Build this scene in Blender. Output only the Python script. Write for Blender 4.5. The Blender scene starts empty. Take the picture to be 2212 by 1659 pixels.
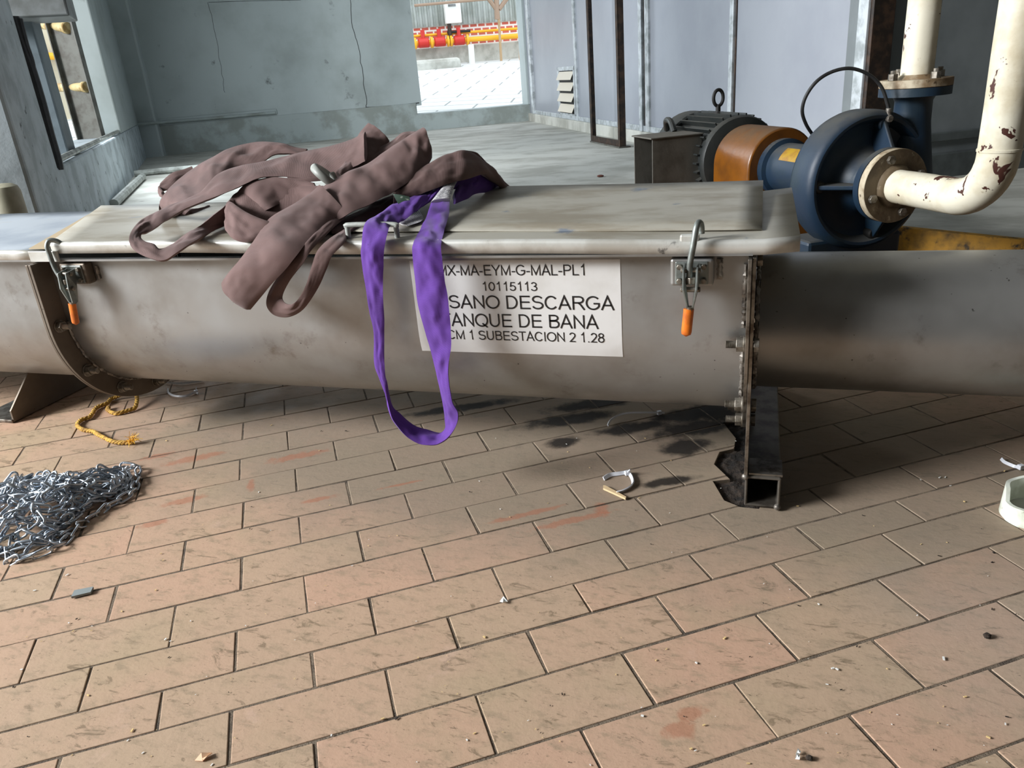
import bpy, bmesh, math, random
from mathutils import Vector, Matrix, noise
random.seed(7)
SC = bpy.context.scene
COL = SC.collection
R = math.radians
# ------------------------------------------------------------------ camera
W_, H_, F_ = 2212, 1659, 1661.0
CAMZ = 0.75
FW = Vector((-0.29705, 0.87759, -0.37622)).normalized()
RT = Vector((0.95401, 0.28969, -0.07752)); RT = (RT - FW * RT.dot(FW)).normalized()
UP = RT.cross(FW)
CAM = Vector((0, 0, CAMZ))
cd = bpy.data.cameras.new('camera'); co = bpy.data.objects.new('camera', cd); COL.objects.link(co)
cd.sensor_fit = 'HORIZONTAL'; cd.sensor_width = 36.0; cd.lens = 36.0 * F_ / W_
cd.clip_start = 0.02; cd.clip_end = 200
mw = Matrix((RT, UP, -FW)).transposed().to_4x4(); mw.translation = CAM
co.matrix_world = mw
SC.camera = co
# ------------------------------------------------------------------ world, lights, exposure
SC.view_settings.view_transform = 'Standard'; SC.view_settings.look = 'None'
SC.view_settings.gamma = 1.0; SC.view_settings.use_curve_mapping = False
SC.view_settings.exposure = 0.0
wd = bpy.data.worlds.new('overcast'); SC.world = wd; wd.use_nodes = True
bg = wd.node_tree.nodes['Background']
bg.inputs[0].default_value = (0.86, 0.93, 1.0, 1); bg.inputs[1].default_value = 2.6
def area(name, loc, target, sx, sy, power, col=(1, 1, 1)):
    l = bpy.data.lights.new(name, 'AREA'); l.shape = 'RECTANGLE'; l.size = sx; l.size_y = sy
    l.energy = power; l.color = col
    o = bpy.data.objects.new(name, l); COL.objects.link(o); o.location = loc
    o.rotation_euler = (Vector(target) - Vector(loc)).to_track_quat('-Z', 'Z').to_euler()
    return o
area('left_bay_daylight', (-6.4, -2.1, 3.6), (-0.2, 1.3, 0.1), 2.6, 2.2, 1450, (0.97, 0.985, 1.0))
area('side_window_daylight', (-4.42, 5.12, 1.75), (-2.0, 7.0, 0.8), 3.0, 2.0, 150, (0.86, 0.94, 1.0))
# ------------------------------------------------------------------ helpers
def ray(x, y): return FW + RT * ((x - W_ / 2) / F_) - UP * ((y - H_ / 2) / F_)
def onz(x, y, z=0.0):
    d = ray(x, y); return CAM + d * ((z - CAMZ) / d.z)
def ony(x, y, v):
    d = ray(x, y); return CAM + d * (v / d.y)
def onp(x, y, p, n):
    d = ray(x, y); p = Vector(p); n = Vector(n); return CAM + d * ((p - CAM).dot(n) / d.dot(n))
def pt(x, y, k): return ony(x, y, k) if k > 1.0 else onz(x, y, k)

def empty(name, loc=(0, 0, 0), label=None, cat=None, group=None):
    o = bpy.data.objects.new(name, None); COL.objects.link(o); o.location = loc
    o.empty_display_size = 0.05
    tag(o, label, cat, group); return o
def tag(o, label=None, cat=None, group=None, kind=None):
    if label: o['label'] = label
    if cat: o['category'] = cat
    if group: o['group'] = group
    if kind: o['kind'] = kind
    return o
def wloc(o):
    p = Vector((0, 0, 0))
    while o: p += o.location; o = o.parent
    return p
def obj(name, bm, mat, parent=None, bevel=0, smooth=35, recalc=True, solid=0, subsurf=0, origin=None):
    if recalc: bmesh.ops.recalc_face_normals(bm, faces=bm.faces)
    off = wloc(parent) if parent else Vector((0, 0, 0))
    o_loc = Vector((0, 0, 0))
    if origin is not None: o_loc = Vector(origin) - off
    bmesh.ops.translate(bm, verts=bm.verts, vec=-(off + o_loc))
    me = bpy.data.meshes.new(name); bm.to_mesh(me); bm.free()
    if smooth:
        me.polygons.foreach_set('use_smooth', [True] * len(me.polygons))
        me.set_sharp_from_angle(angle=R(smooth))
    o = bpy.data.objects.new(name, me); COL.objects.link(o); o.location = o_loc
    for m in (mat if isinstance(mat, (list, tuple)) else [mat]): me.materials.append(m)
    if parent: o.parent = parent
    if solid:
        md = o.modifiers.new('solid', 'SOLIDIFY'); md.thickness = solid; md.offset = 0
    if bevel:
        md = o.modifiers.new('bevel', 'BEVEL'); md.width = bevel; md.segments = 2; md.limit_method = 'ANGLE'; md.angle_limit = R(40)
    if subsurf:
        md = o.modifiers.new('sub', 'SUBSURF'); md.levels = subsurf; md.render_levels = subsurf
    return o
def single(name, bm, mat, label, cat, group=None, base=None, **kw):
    if base is None:
        vs = [v.co for v in bm.verts]
        base = (sum(v.x for v in vs) / len(vs), sum(v.y for v in vs) / len(vs), min(v.z for v in vs))
    return tag(obj(name, bm, mat, None, origin=base, **kw), label, cat, group)
B = bmesh.new
def hexa(bm, ps):
    v = [bm.verts.new(p) for p in ps]
    for f in ((0, 3, 2, 1), (4, 5, 6, 7), (0, 1, 5, 4), (1, 2, 6, 5), (2, 3, 7, 6), (3, 0, 4, 7)):
        bm.faces.new([v[i] for i in f])
    return v
def box(bm, x0, x1, y0, y1, z0, z1):
    return hexa(bm, [(x0, y0, z0), (x1, y0, z0), (x1, y1, z0), (x0, y1, z0), (x0, y0, z1), (x1, y0, z1), (x1, y1, z1), (x0, y1, z1)])
def obox(bm, o, ex, ey, ez, x0, x1, y0, y1, z0, z1):
    o = Vector(o); f = lambda a, b, c: o + ex * a + ey * b + ez * c
    return hexa(bm, [f(x0, y0, z0), f(x1, y0, z0), f(x1, y1, z0), f(x0, y1, z0), f(x0, y0, z1), f(x1, y0, z1), f(x1, y1, z1), f(x0, y1, z1)])
def frame(d):
    d = Vector(d).normalized(); u = Vector((0, 0, 1)) if abs(d.z) < 0.9 else Vector((1, 0, 0))
    a = d.cross(u).normalized(); return d, a, a.cross(d).normalized()
def lathe(bm, prof, o, ax, seg=32, close=False):
    d, a, b = frame(ax); o = Vector(o); rings = []
    for r, h in prof:
        c = o + d * h
        if r < 1e-6: rings.append([bm.verts.new(c)])
        else: rings.append([bm.verts.new(c + (a * math.cos(t) + b * math.sin(t)) * r) for t in [2 * math.pi * k / seg for k in range(seg)]])
    pairs = list(zip(rings, rings[1:]))
    if close: pairs.append((rings[-1], rings[0]))
    for p, q in pairs:
        for k in range(seg):
            n = (k + 1) % seg
            if len(p) == 1 and len(q) == 1: continue
            if len(p) == 1: bm.faces.new((p[0], q[k], q[n]))
            elif len(q) == 1: bm.faces.new((p[k], p[n], q[0]))
            else: bm.faces.new((p[k], p[n], q[n], q[k]))
def cyl(bm, p0, p1, r, seg=20, r1=None, bev=0):
    p0 = Vector(p0); p1 = Vector(p1); L = (p1 - p0).length; r1 = r if r1 is None else r1
    if bev: pr = [(0, 0), (r - bev, 0), (r, bev), (r1, L - bev), (r1 - bev, L), (0, L)]
    else: pr = [(0, 0), (r, 0), (r1, L), (0, L)]
    lathe(bm, pr, p0, p1 - p0, seg)
def hexn(bm, p0, p1, r): cyl(bm, p0, p1, r, 6)
def smooth_path(pts, n=6, closed=False):
    pts = [Vector(p) for p in pts]; out = []; N = len(pts)
    for i in range(N if closed else N - 1):
        g = lambda k: pts[k % N] if closed else pts[min(max(k, 0), N - 1)]
        p0, p1, p2, p3 = g(i - 1), g(i), g(i + 1), g(i + 2)
        for k in range(n):
            t = k / n
            out.append(0.5 * ((2 * p1) + (p2 - p0) * t + (2 * p0 - 5 * p1 + 4 * p2 - p3) * t * t + (3 * p1 - p0 - 3 * p2 + p3) * t ** 3))
    if not closed: out.append(pts[-1])
    return out
def tube(bm, pts, r, seg=10, closed=False, cap=True, jit=0):
    pts = [Vector(p) for p in pts]; N = len(pts); rings = []; a = None
    for i, p in enumerate(pts):
        if closed: d = pts[(i + 1) % N] - pts[i - 1]
        else: d = pts[min(i + 1, N - 1)] - pts[max(i - 1, 0)]
        d = d.normalized() if d.length > 1e-9 else Vector((0, 0, 1))
        if a is None: a = frame(d)[1]
        a = (a - d * a.dot(d)); a = a.normalized() if a.length > 1e-6 else frame(d)[1]
        b = d.cross(a); rr = r(i / max(N - 1, 1)) if callable(r) else r
        rings.append([bm.verts.new(p + (a * math.cos(t) + b * math.sin(t)) * (rr * (1 + jit * random.uniform(-1, 1)))) for t in [2 * math.pi * k / seg for k in range(seg)]])
    pairs = list(zip(rings, rings[1:]))
    if closed: pairs.append((rings[-1], rings[0]))
    for p, q in pairs:
        for k in range(seg): bm.faces.new((p[k], p[(k + 1) % seg], q[(k + 1) % seg], q[k]))
    if cap and not closed:
        bm.faces.new(rings[0][::-1]); bm.faces.new(rings[-1])
def prism(bm, pts, vec):
    vec = Vector(vec); lo = [bm.verts.new(Vector(p)) for p in pts]; hi = [bm.verts.new(Vector(p) + vec) for p in pts]
    n = len(pts); bm.faces.new(lo[::-1]); bm.faces.new(hi)
    for k in range(n): bm.faces.new((lo[k], lo[(k + 1) % n], hi[(k + 1) % n], hi[k]))
def sheet(bm, prof, ax0, ax1, th, mk):
    """open profile polyline (2d) thickened by th and extruded; mk(a,(p,q)) -> point"""
    n = len(prof); inn = []
    for i in range(n):
        a = Vector(prof[max(i - 1, 0)]); b = Vector(prof[min(i + 1, n - 1)]); d = (b - a).normalized()
        inn.append((prof[i][0] - d.y * th, prof[i][1] + d.x * th))
    loop = list(prof) + inn[::-1]
    prism(bm, [mk(ax0, p) for p in loop], Vector(mk(ax1, loop[0])) - Vector(mk(ax0, loop[0])))
# ------------------------------------------------------------------ materials
def lin(c):
    f = lambda v: v / 12.92 if v <= 0.04045 else ((v + 0.055) / 1.055) ** 2.4
    return tuple(f(v / 255.0) for v in c) + (1,)
class NT:
    def __init__(s, name):
        s.m = bpy.data.materials.new(name); s.m.use_nodes = True; s.t = s.m.node_tree; s.n = s.t.nodes
        s.b = s.n['Principled BSDF']; s.tc = s.n.new('ShaderNodeTexCoord')
        s.co = s.tc.outputs['Object']
    def link(s, a, b): s.t.links.new(a, b)
    def noise(s, scale, detail=4, rough=0.55, stretch=None, dist=0.0, co=None):
        nd = s.n.new('ShaderNodeTexNoise'); nd.inputs['Scale'].default_value = scale; nd.inputs['Detail'].default_value = detail
        nd.inputs['Roughness'].default_value = rough; nd.inputs['Distortion'].default_value = dist
        c = co or s.co
        if stretch:
            mp = s.n.new('ShaderNodeMapping'); mp.inputs['Scale'].default_value = stretch[:3]
            if len(stretch) > 3: mp.inputs['Rotation'].default_value = (0, 0, stretch[3])
            s.link(c, mp.inputs[0]); c = mp.outputs[0]
        s.link(c, nd.inputs['Vector']); return nd.outputs[0]
    def ramp(s, f, lo, hi, a=0.0, b=1.0):
        nd = s.n.new('ShaderNodeMapRange'); nd.inputs[1].default_value = lo; nd.inputs[2].default_value = hi
        nd.inputs[3].default_value = a; nd.inputs[4].default_value = b; nd.interpolation_type = 'SMOOTHSTEP'
        s.link(f, nd.inputs[0]); return nd.outputs[0]
    def math(s, op, a, b=0.0):
        nd = s.n.new('ShaderNodeMath'); nd.operation = op
        for i, v in enumerate((a, b)):
            if isinstance(v, (int, float)): nd.inputs[i].default_value = v
            else: s.link(v, nd.inputs[i])
        return nd.outputs[0]
    def mix(s, f, a, b, mode='MIX'):
        nd = s.n.new('ShaderNodeMixRGB'); nd.blend_type = mode
        for i, v in ((0, f), (1, a), (2, b)):
            if isinstance(v, tuple): nd.inputs[i].default_value = v
            elif isinstance(v, (int, float)): nd.inputs[i].default_value = v
            else: s.link(v, nd.inputs[i])
        return nd.outputs[0]
    def col(s, v):
        if isinstance(v, tuple): s.b.inputs['Base Color'].default_value = v
        else: s.link(v, s.b.inputs['Base Color'])
    def rough(s, v):
        if isinstance(v, (int, float)): s.b.inputs['Roughness'].default_value = v
        else: s.link(v, s.b.inputs['Roughness'])
    def bump(s, f, st=0.3, dist=0.01):
        nd = s.n.new('ShaderNodeBump'); nd.inputs['Strength'].default_value = st; nd.inputs['Distance'].default_value = dist
        s.link(f, nd.inputs['Height']); s.link(nd.outputs[0], s.b.inputs['Normal']); return nd
    def blob(s, x, y, rx, ry, ang=0.0, z=None, nz=0.0, nsc=20):
        """soft elliptical mask on object xy, broken by noise"""
        mp = s.n.new('ShaderNodeMapping'); mp.vector_type = 'TEXTURE'
        mp.inputs['Location'].default_value = (x, y, 0); mp.inputs['Rotation'].default_value = (0, 0, ang)
        mp.inputs['Scale'].default_value = (rx, ry, 1e3)
        s.link(s.co, mp.inputs[0]); ln = s.n.new('ShaderNodeVectorMath'); ln.operation = 'LENGTH'; s.link(mp.outputs[0], ln.inputs[0])
        v = ln.outputs['Value']
        if nz: v = s.math('ADD', v, s.math('MULTIPLY', s.math('SUBTRACT', s.noise(nsc, 5, 0.6), 0.5), nz))
        return s.ramp(v, 1.0, 0.45)
def plain(name, c, rough=0.6, metal=0.0, c2=None, sc=6, lo=0.4, hi=0.65, bump=0.0, bsc=60, det=5, stretch=None, c3=None, sc3=25, lo3=0.62, hi3=0.72, spec=0.5, dist=0.0):
    t = NT(name); base = lin(c)
    if c2: base = t.mix(t.ramp(t.noise(sc, det, 0.6, stretch, dist), lo, hi), base, lin(c2))
    if c3: base = t.mix(t.ramp(t.noise(sc3, 6, 0.65), lo3, hi3), base, lin(c3))
    t.col(base); t.rough(rough); t.b.inputs['Metallic'].default_value = metal
    t.b.inputs['Specular IOR Level'].default_value = spec
    if bump: t.bump(t.noise(bsc, 4, 0.6), bump, 0.004)
    return t.m
def mat_tile():
    t = NT('worn_terracotta_tile')
    at = t.n.new('ShaderNodeAttribute'); at.attribute_name = 'tint'
    f = at.outputs['Fac']
    base = t.mix(f, lin((176, 152, 128)), lin((186, 152, 129)))
    base = t.mix(t.ramp(t.noise(5, 4, 0.6), 0.45, 0.7, 0, 0.55), base, lin((168, 150, 122)))
    base = t.mix(t.ramp(t.noise(26, 6, 0.7, (1, 2.2, 1, R(34))), 0.48, 0.70, 0, 0.65), base, lin((142, 126, 104)))
    base = t.mix(t.ramp(t.noise(17, 7, 0.7, (1, 2.5, 1, R(34)), 1.2), 0.57, 0.66, 0, 0.7), base, lin((116, 100, 80)))
    base = t.mix(t.ramp(t.noise(60, 6, 0.75, (1, 3.0, 1, R(10)), 1.5), 0.60, 0.67, 0, 0.75), base, lin((88, 76, 62)))
    base = t.mix(t.ramp(t.noise(11, 5, 0.6), 0.62, 0.72, 0, 0.4), base, lin((196, 166, 148)))
    # grey dust haze of the area under the conveyor
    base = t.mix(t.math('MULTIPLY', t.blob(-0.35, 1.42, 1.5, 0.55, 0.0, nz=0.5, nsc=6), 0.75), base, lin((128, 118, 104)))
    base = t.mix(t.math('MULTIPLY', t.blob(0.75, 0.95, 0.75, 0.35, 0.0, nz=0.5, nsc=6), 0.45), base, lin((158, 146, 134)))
    # reddish worn spots
    for x, y, rx, ry, a in RED: base = t.mix(t.math('MULTIPLY', t.blob(x, y, rx, ry, a, nz=1.8, nsc=45), 0.5), base, lin((160, 96, 70)))
    # oil
    for x, y, rx, ry, a in OIL: base = t.mix(t.math('MULTIPLY', t.blob(x, y, rx, ry, a, nz=1.1, nsc=28), 0.93), base, lin((30, 27, 25)))
    # pale dust
    base = t.mix(t.ramp(t.noise(45, 6, 0.8), 0.68, 0.76, 0, 0.5), base, lin((205, 196, 182)))
    t.col(base)
    t.rough(t.ramp(t.noise(14, 4), 0.3, 0.7, 0.6, 0.8))
    t.b.inputs['Specular IOR Level'].default_value = 0.18
    t.bump(t.noise(70, 6, 0.7), 0.25, 0.003)
    return t.m
def P2(x, y): p = onz(x, y); return p.x, p.y
RED = []
for x, y, rx, ry in ((400, 1080, .05, .016), (542, 1048, .012, .03), (1470, 1575, .026, .018), (690, 1077, .045, .01), (640, 985, .08, .02), (420, 990, .08, .02), (340, 985, .05, .015), (1140, 1110, .09, .01), (330, 1130, .04, .015), (1230, 1125, .1, .012), (1490, 1540, .025, .012), (1300, 1100, .02, .025), (870, 1045, .05, .006)):
    RED.append(P2(x, y) + (rx, ry, R(34)))
OIL = []
for x, y, rx, ry in ((1360, 925, .075, .026), (1480, 965, .05, .035), (1215, 955, .035, .022), (1230, 905, .10, .03), (1500, 925, .09, .035), (1440, 1040, .06, .014), (1290, 870, .11, .03), (1000, 880, .13, .02), (1480, 895, .08, .03), (1545, 890, .05, .05)):
    OIL.append(P2(x, y) + (rx * 1.45, ry * 1.4, R(28)))
M = {}
M['tile'] = mat_tile()
M['grout'] = plain('sandy_grout', (118, 104, 88), 0.95, c2=(78, 68, 58), sc=30, bump=0.6, bsc=400)
M['soil'] = plain('black_soil', (52, 42, 34), 0.95, c2=(22, 18, 15), sc=60, c3=(96, 80, 66), sc3=140, lo3=.66, hi3=.72, bump=1.0, bsc=150)
M['concrete'] = plain('rear_concrete', (190, 190, 182), 0.8, c2=(158, 157, 148), sc=2.5, c3=(120, 118, 110), sc3=7, lo3=.62, hi3=.8, stretch=(1, 1.5, 1), bump=0.2, bsc=40)
M['wall'] = plain('painted_grey_wall', (164, 174, 174), 0.6, c2=(142, 151, 149), sc=1.1, lo=.42, hi=.7, c3=(84, 90, 86), sc3=5, lo3=.62, hi3=.78, bump=0.12, bsc=12)
M['wall_low'] = plain('scuffed_wall_foot', (156, 166, 165), 0.65, c2=(132, 139, 134), sc=3, lo=.42, hi=.62, c3=(150, 150, 140), sc3=9, lo3=.66, hi3=.71, bump=0.25, bsc=25)
M['column'] = plain('scuffed_blue_grey_paint', (176, 187, 192), 0.6, c2=(142, 152, 156), sc=5, c3=(52, 58, 60), sc3=14, lo3=.63, hi3=.68, bump=0.3, bsc=40)
M['white_panel'] = plain('white_panel', (148, 152, 160), 0.35, c2=(140, 144, 153), sc=1.5, c3=(150, 150, 148), sc3=3, lo3=.68, hi3=.8)
M['alu'] = plain('painted_aluminium', (196, 202, 206), 0.4, 0.2, c2=(150, 156, 158), sc=12)
M['dark_steel'] = plain('dark_brown_steel', (40, 32, 27), 0.5, 0.3, c2=(70, 52, 40), sc=20)
M['grey_steel'] = plain('grey_painted_steel', (94, 95, 89), 0.55, 0.1, c2=(72, 69, 62), sc=9, c3=(70, 52, 38), sc3=18, lo3=.66, hi3=.74)
M['box_grey'] = plain('grey_enamel', (128, 132, 132), 0.45, 0.1, c2=(104, 106, 104), sc=6)
M['black_rubber'] = plain('black_rubber', (22, 22, 23), 0.6, c2=(38, 38, 38), sc=25)
M['cream_pipe'] = plain('cream_pipe', (206, 188, 140), 0.5, c2=(150, 120, 70), sc=14)
M['conduit'] = plain('pale_conduit', (168, 172, 166), 0.5, c2=(120, 122, 116), sc=10)
M['plain_white'] = plain('white_paint', (225, 226, 222), 0.5)
M['yellow_curb'] = plain('worn_yellow_paint', (190, 140, 40), 0.6, c2=(110, 84, 36), sc=8, c3=(50, 42, 30), sc3=20, lo3=.55, hi3=.7)
def mat_stainless(name, a, b, c3, rough=(0.3, 0.5), st=(1, 1, 1), metal=0.85):
    t = NT(name)
    base = t.mix(t.ramp(t.noise(4, 5, 0.6, st), 0.38, 0.68), lin(a), lin(b))
    base = t.mix(t.ramp(t.noise(13, 6, 0.65, (1, 1, 1)), 0.58, 0.78, 0, 0.7), base, lin(c3))
    base = t.mix(t.ramp(t.noise(120, 2, 0.5), 0.74, 0.77, 0, 0.7), base, lin((40, 36, 32)))
    t.col(base); t.b.inputs['Metallic'].default_value = metal
    t.rough(t.ramp(t.noise(9, 5, 0.6), 0.3, 0.7, rough[0], rough[1]))
    t.bump(t.noise(5, 3, 0.5), 0.05, 0.01)
    return t.m
M['trough'] = mat_stainless('dull_stainless', (166, 167, 166), (146, 143, 138), (118, 110, 100), (0.34, 0.47), metal=0.72)
M['pipe_ss'] = mat_stainless('dull_stainless_tube', (150, 149, 146), (126, 122, 116), (92, 85, 77), (0.33, 0.46), metal=0.72)
M['flange'] = mat_stainless('stained_plate', (120, 110, 98), (98, 88, 78), (76, 66, 56), (0.5, 0.65), metal=0.6)
M['lid'] = plain('dusty_galvanised_lid', (176, 172, 160), 0.5, 0.25, c2=(150, 142, 126), sc=5, c3=(120, 128, 138), sc3=9, lo3=.62, hi3=.72, bump=0.15, bsc=8, stretch=(1, 2, 1))
M['lid_left'] = plain('window_lit_galvanised_lid', (200, 208, 216), 0.42, 0.2, c2=(176, 186, 198), sc=6, c3=(186, 174, 150), sc3=4, lo3=.6, hi3=.75, bump=0.12, bsc=9)  # bluish light from the window is painted into the left lid's colour
M['lip'] = plain('bright_folded_edge', (208, 208, 202), 0.38, 0.3, c2=(184, 181, 172), sc=12, c3=(96, 94, 92), sc3=16, lo3=.66, hi3=.74)
M['bolt'] = plain('zinc_bolt', (150, 144, 134), 0.4, 0.7, c2=(100, 92, 80), sc=60)
M['weld'] = plain('weld_bead', (150, 144, 136), 0.5, 0.6, c2=(96, 90, 84), sc=90)
M['zinc'] = plain('galvanised_chain', (206, 214, 222), 0.28, 0.9, c2=(160, 170, 182), sc=40)
M['clamp'] = plain('grey_zinc_clamp', (140, 146, 142), 0.45, 0.6, c2=(104, 108, 104), sc=30)
M['orange'] = plain('orange_vinyl', (222, 116, 28), 0.4, c2=(190, 96, 30), sc=40)
M['seal'] = plain('tan_sealant', (190, 170, 138), 0.7)
M['sign'] = plain('white_sticker', (216, 215, 213), 0.4, c2=(204, 202, 198), sc=8, c3=(184, 178, 170), sc3=20, lo3=.66, hi3=.8)
M['ink'] = plain('black_ink', (26, 24, 24), 0.5)
M['cut_steel'] = plain('raw_cut_steel', (150, 146, 138), 0.35, 0.9, c2=(92, 84, 76), sc=40)
M['tube_dark'] = plain('dark_square_tube', (108, 102, 94), 0.45, 0.6, c2=(66, 60, 54), sc=20)
def mat_fabric(name, a, b, dark, wave=900, along=True, st=0.35):
    t = NT(name)
    base = t.mix(t.ramp(t.noise(9, 5, 0.6), 0.38, 0.68), lin(a), lin(b))
    base = t.mix(t.ramp(t.noise(32, 5, 0.7), 0.6, 0.78, 0, 0.5), base, lin(dark))
    uv = t.tc.outputs['UV']
    w = t.n.new('ShaderNodeTexWave'); w.wave_type = 'BANDS'; w.bands_direction = 'Y' if along else 'DIAGONAL'
    w.inputs['Scale'].default_value = wave; w.inputs['Distortion'].default_value = 0.6; w.inputs['Detail'].default_value = 1
    t.link(uv, w.inputs['Vector'])
    base = t.mix(t.math('MULTIPLY', w.outputs['Fac'], 0.22), base, lin(dark))
    t.col(base); t.rough(0.78); t.b.inputs['Specular IOR Level'].default_value = 0.3
    t.b.inputs['Sheen Weight'].default_value = 0.1; t.b.inputs['Sheen Roughness'].default_value = 0.5
    t.bump(w.outputs['Fac'], st, 0.0012)
    return t.m
M['brown'] = mat_fabric('brown_sling_fabric', (118, 93, 89), (98, 76, 72), (58, 42, 40), 260)
M['purple'] = mat_fabric('violet_sling_fabric', (100, 58, 154), (84, 44, 132), (48, 22, 80), 300)
M['rope'] = plain('yellow_rope', (206, 164, 70), 0.8, c2=(150, 112, 48), sc=60, bump=0.6, bsc=300)
M['tie'] = plain('white_nylon', (214, 216, 222), 0.4)
M['blue'] = plain('worn_blue_enamel', (44, 70, 98), 0.5, c2=(64, 70, 72), sc=7, lo=.45, hi=.62, c3=(96, 86, 72), sc3=18, lo3=.63, hi3=.74, bump=0.2, bsc=30)
M['motor'] = plain('black_green_enamel', (40, 46, 46), 0.5, c2=(58, 58, 52), sc=12)
M['motor_box'] = plain('dusty_grey_box', (84, 82, 76), 0.6, c2=(66, 64, 58), sc=9)
M['dark'] = plain('black_enamel', (20, 19, 18), 0.6)
M['guard'] = plain('orange_guard_enamel', (200, 122, 24), 0.35, c2=(150, 86, 26), sc=6, lo=.45, hi=.66, c3=(112, 84, 54), sc3=12, lo3=.64, hi3=.76)
M['stickery'] = plain('yellow_sticker', (170, 136, 36), 0.5, c2=(150, 110, 40), sc=40)
def dusty(name, c, dust, rough=0.5, c2=None, amt=0.75):
    t = NT(name); base = lin(c)
    if c2: base = t.mix(t.ramp(t.noise(9, 5, 0.6), 0.45, 0.66), base, lin(c2))
    g = t.n.new('ShaderNodeNewGeometry'); sp = t.n.new('ShaderNodeSeparateXYZ'); t.link(g.outputs['Normal'], sp.inputs[0])
    f = t.math('MULTIPLY', t.ramp(sp.outputs[2], 0.35, 0.95, 0, amt), t.ramp(t.noise(14, 5, 0.65), 0.3, 0.6, 0.45, 1.0))
    base = t.mix(f, base, lin(dust)); t.col(base); t.rough(t.ramp(f, 0, amt, rough, 0.85)); t.bump(t.noise(35, 4, 0.6), 0.2, 0.004)
    return t.m
M['blue'] = dusty('worn_blue_enamel_dusty', (20, 42, 62), (84, 82, 76), 0.5, (28, 46, 58))
M['motor'] = dusty('black_enamel_dusty', (30, 34, 34), (66, 64, 58), 0.5, (40, 42, 40), 0.6)
M['guard'] = dusty('orange_guard_dusty', (116, 68, 10), (84, 68, 48), 0.34, (96, 56, 14))
M['motor_box'] = dusty('grey_box_dusty', (84, 82, 76), (96, 90, 80), 0.6, (68, 66, 60))
def mat_flaky():
    t = NT('flaking_cream_paint')
    base = t.mix(t.ramp(t.noise(9, 5, 0.6), 0.4, 0.7), lin((222, 216, 196)), lin((196, 184, 156)))
    base = t.mix(t.ramp(t.noise(60, 5, 0.7), 0.62, 0.74, 0, 0.6), base, lin((150, 130, 98)))
    n = t.noise(14, 4, 0.62, None, 0.4)
    base = t.mix(t.ramp(n, 0.605, 0.62), base, lin((74, 42, 34)))
    t.col(base); t.rough(0.5); t.bump(n, 0.25, 0.004)
    return t.m
M['flaky'] = mat_flaky()
M['flange_rust'] = plain('rusty_cream_flange', (196, 184, 160), 0.6, c2=(126, 104, 76), sc=12, lo=.36, hi=.58, c3=(70, 52, 36), sc3=30, lo3=.6, hi3=.7, bump=0.3, bsc=60)
M['flange_face'] = plain('brown_rusty_face', (112, 96, 74), 0.65, c2=(84, 70, 52), sc=16, c3=(186, 172, 146), sc3=22, lo3=.6, hi3=.72, bump=0.3, bsc=60)
# ------------------------------------------------------------------ floor of terracotta tiles
TA = R(33.968); E1 = Vector((math.cos(TA), math.sin(TA), 0)); E2 = Vector((math.sin(TA), -math.cos(TA), 0)); EZ = Vector((0, 0, 1))
TL = [-1.8585, -1.7535, -1.6475, -1.545, -1.4425, -1.340, -1.2405, -1.140, -1.0366, -0.9435, -0.8690, -0.7762, -0.6735, -0.576]   # row lines -7..6
JO = {-4: (-.2755, .202), -3: (-.379, .202), -2: (-.278, .2032), -1: (-.379, .2025), 0: (-.4785, .2015), 1: (-.382, .2014), 2: (-.4775, .2016),
      3: (-.388, .2052), 4: (-.290, .2088), 5: (.0225, .2116), 6: (.332, .2105), -5: (-.188, .204), -6: (-.2875, .204)}
lines = {k - 7: v for k, v in enumerate(TL)}
for k in range(7, 14): lines[k] = lines[k - 1] + 0.1
for k in range(-8, -34, -1): lines[k] = lines[k + 1] - 0.1035
CURB_A, CURB_B = onz(1135, 408, 0.1), onz(1945, 491, 0.1)
CD = (CURB_B - CURB_A); CD.z = 0; CD.normalize(); CN = Vector((-CD.y, CD.x, 0))
PATCH = [onz(x, y) for x, y in ((1563, 912), (1590, 946), (1586, 968), (1555, 975), (1543, 1002), (1577, 1034), (1540, 1038), (1565, 1080), (1600, 1094), (1640, 1098), (1660, 1040), (1650, 900))]
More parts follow.
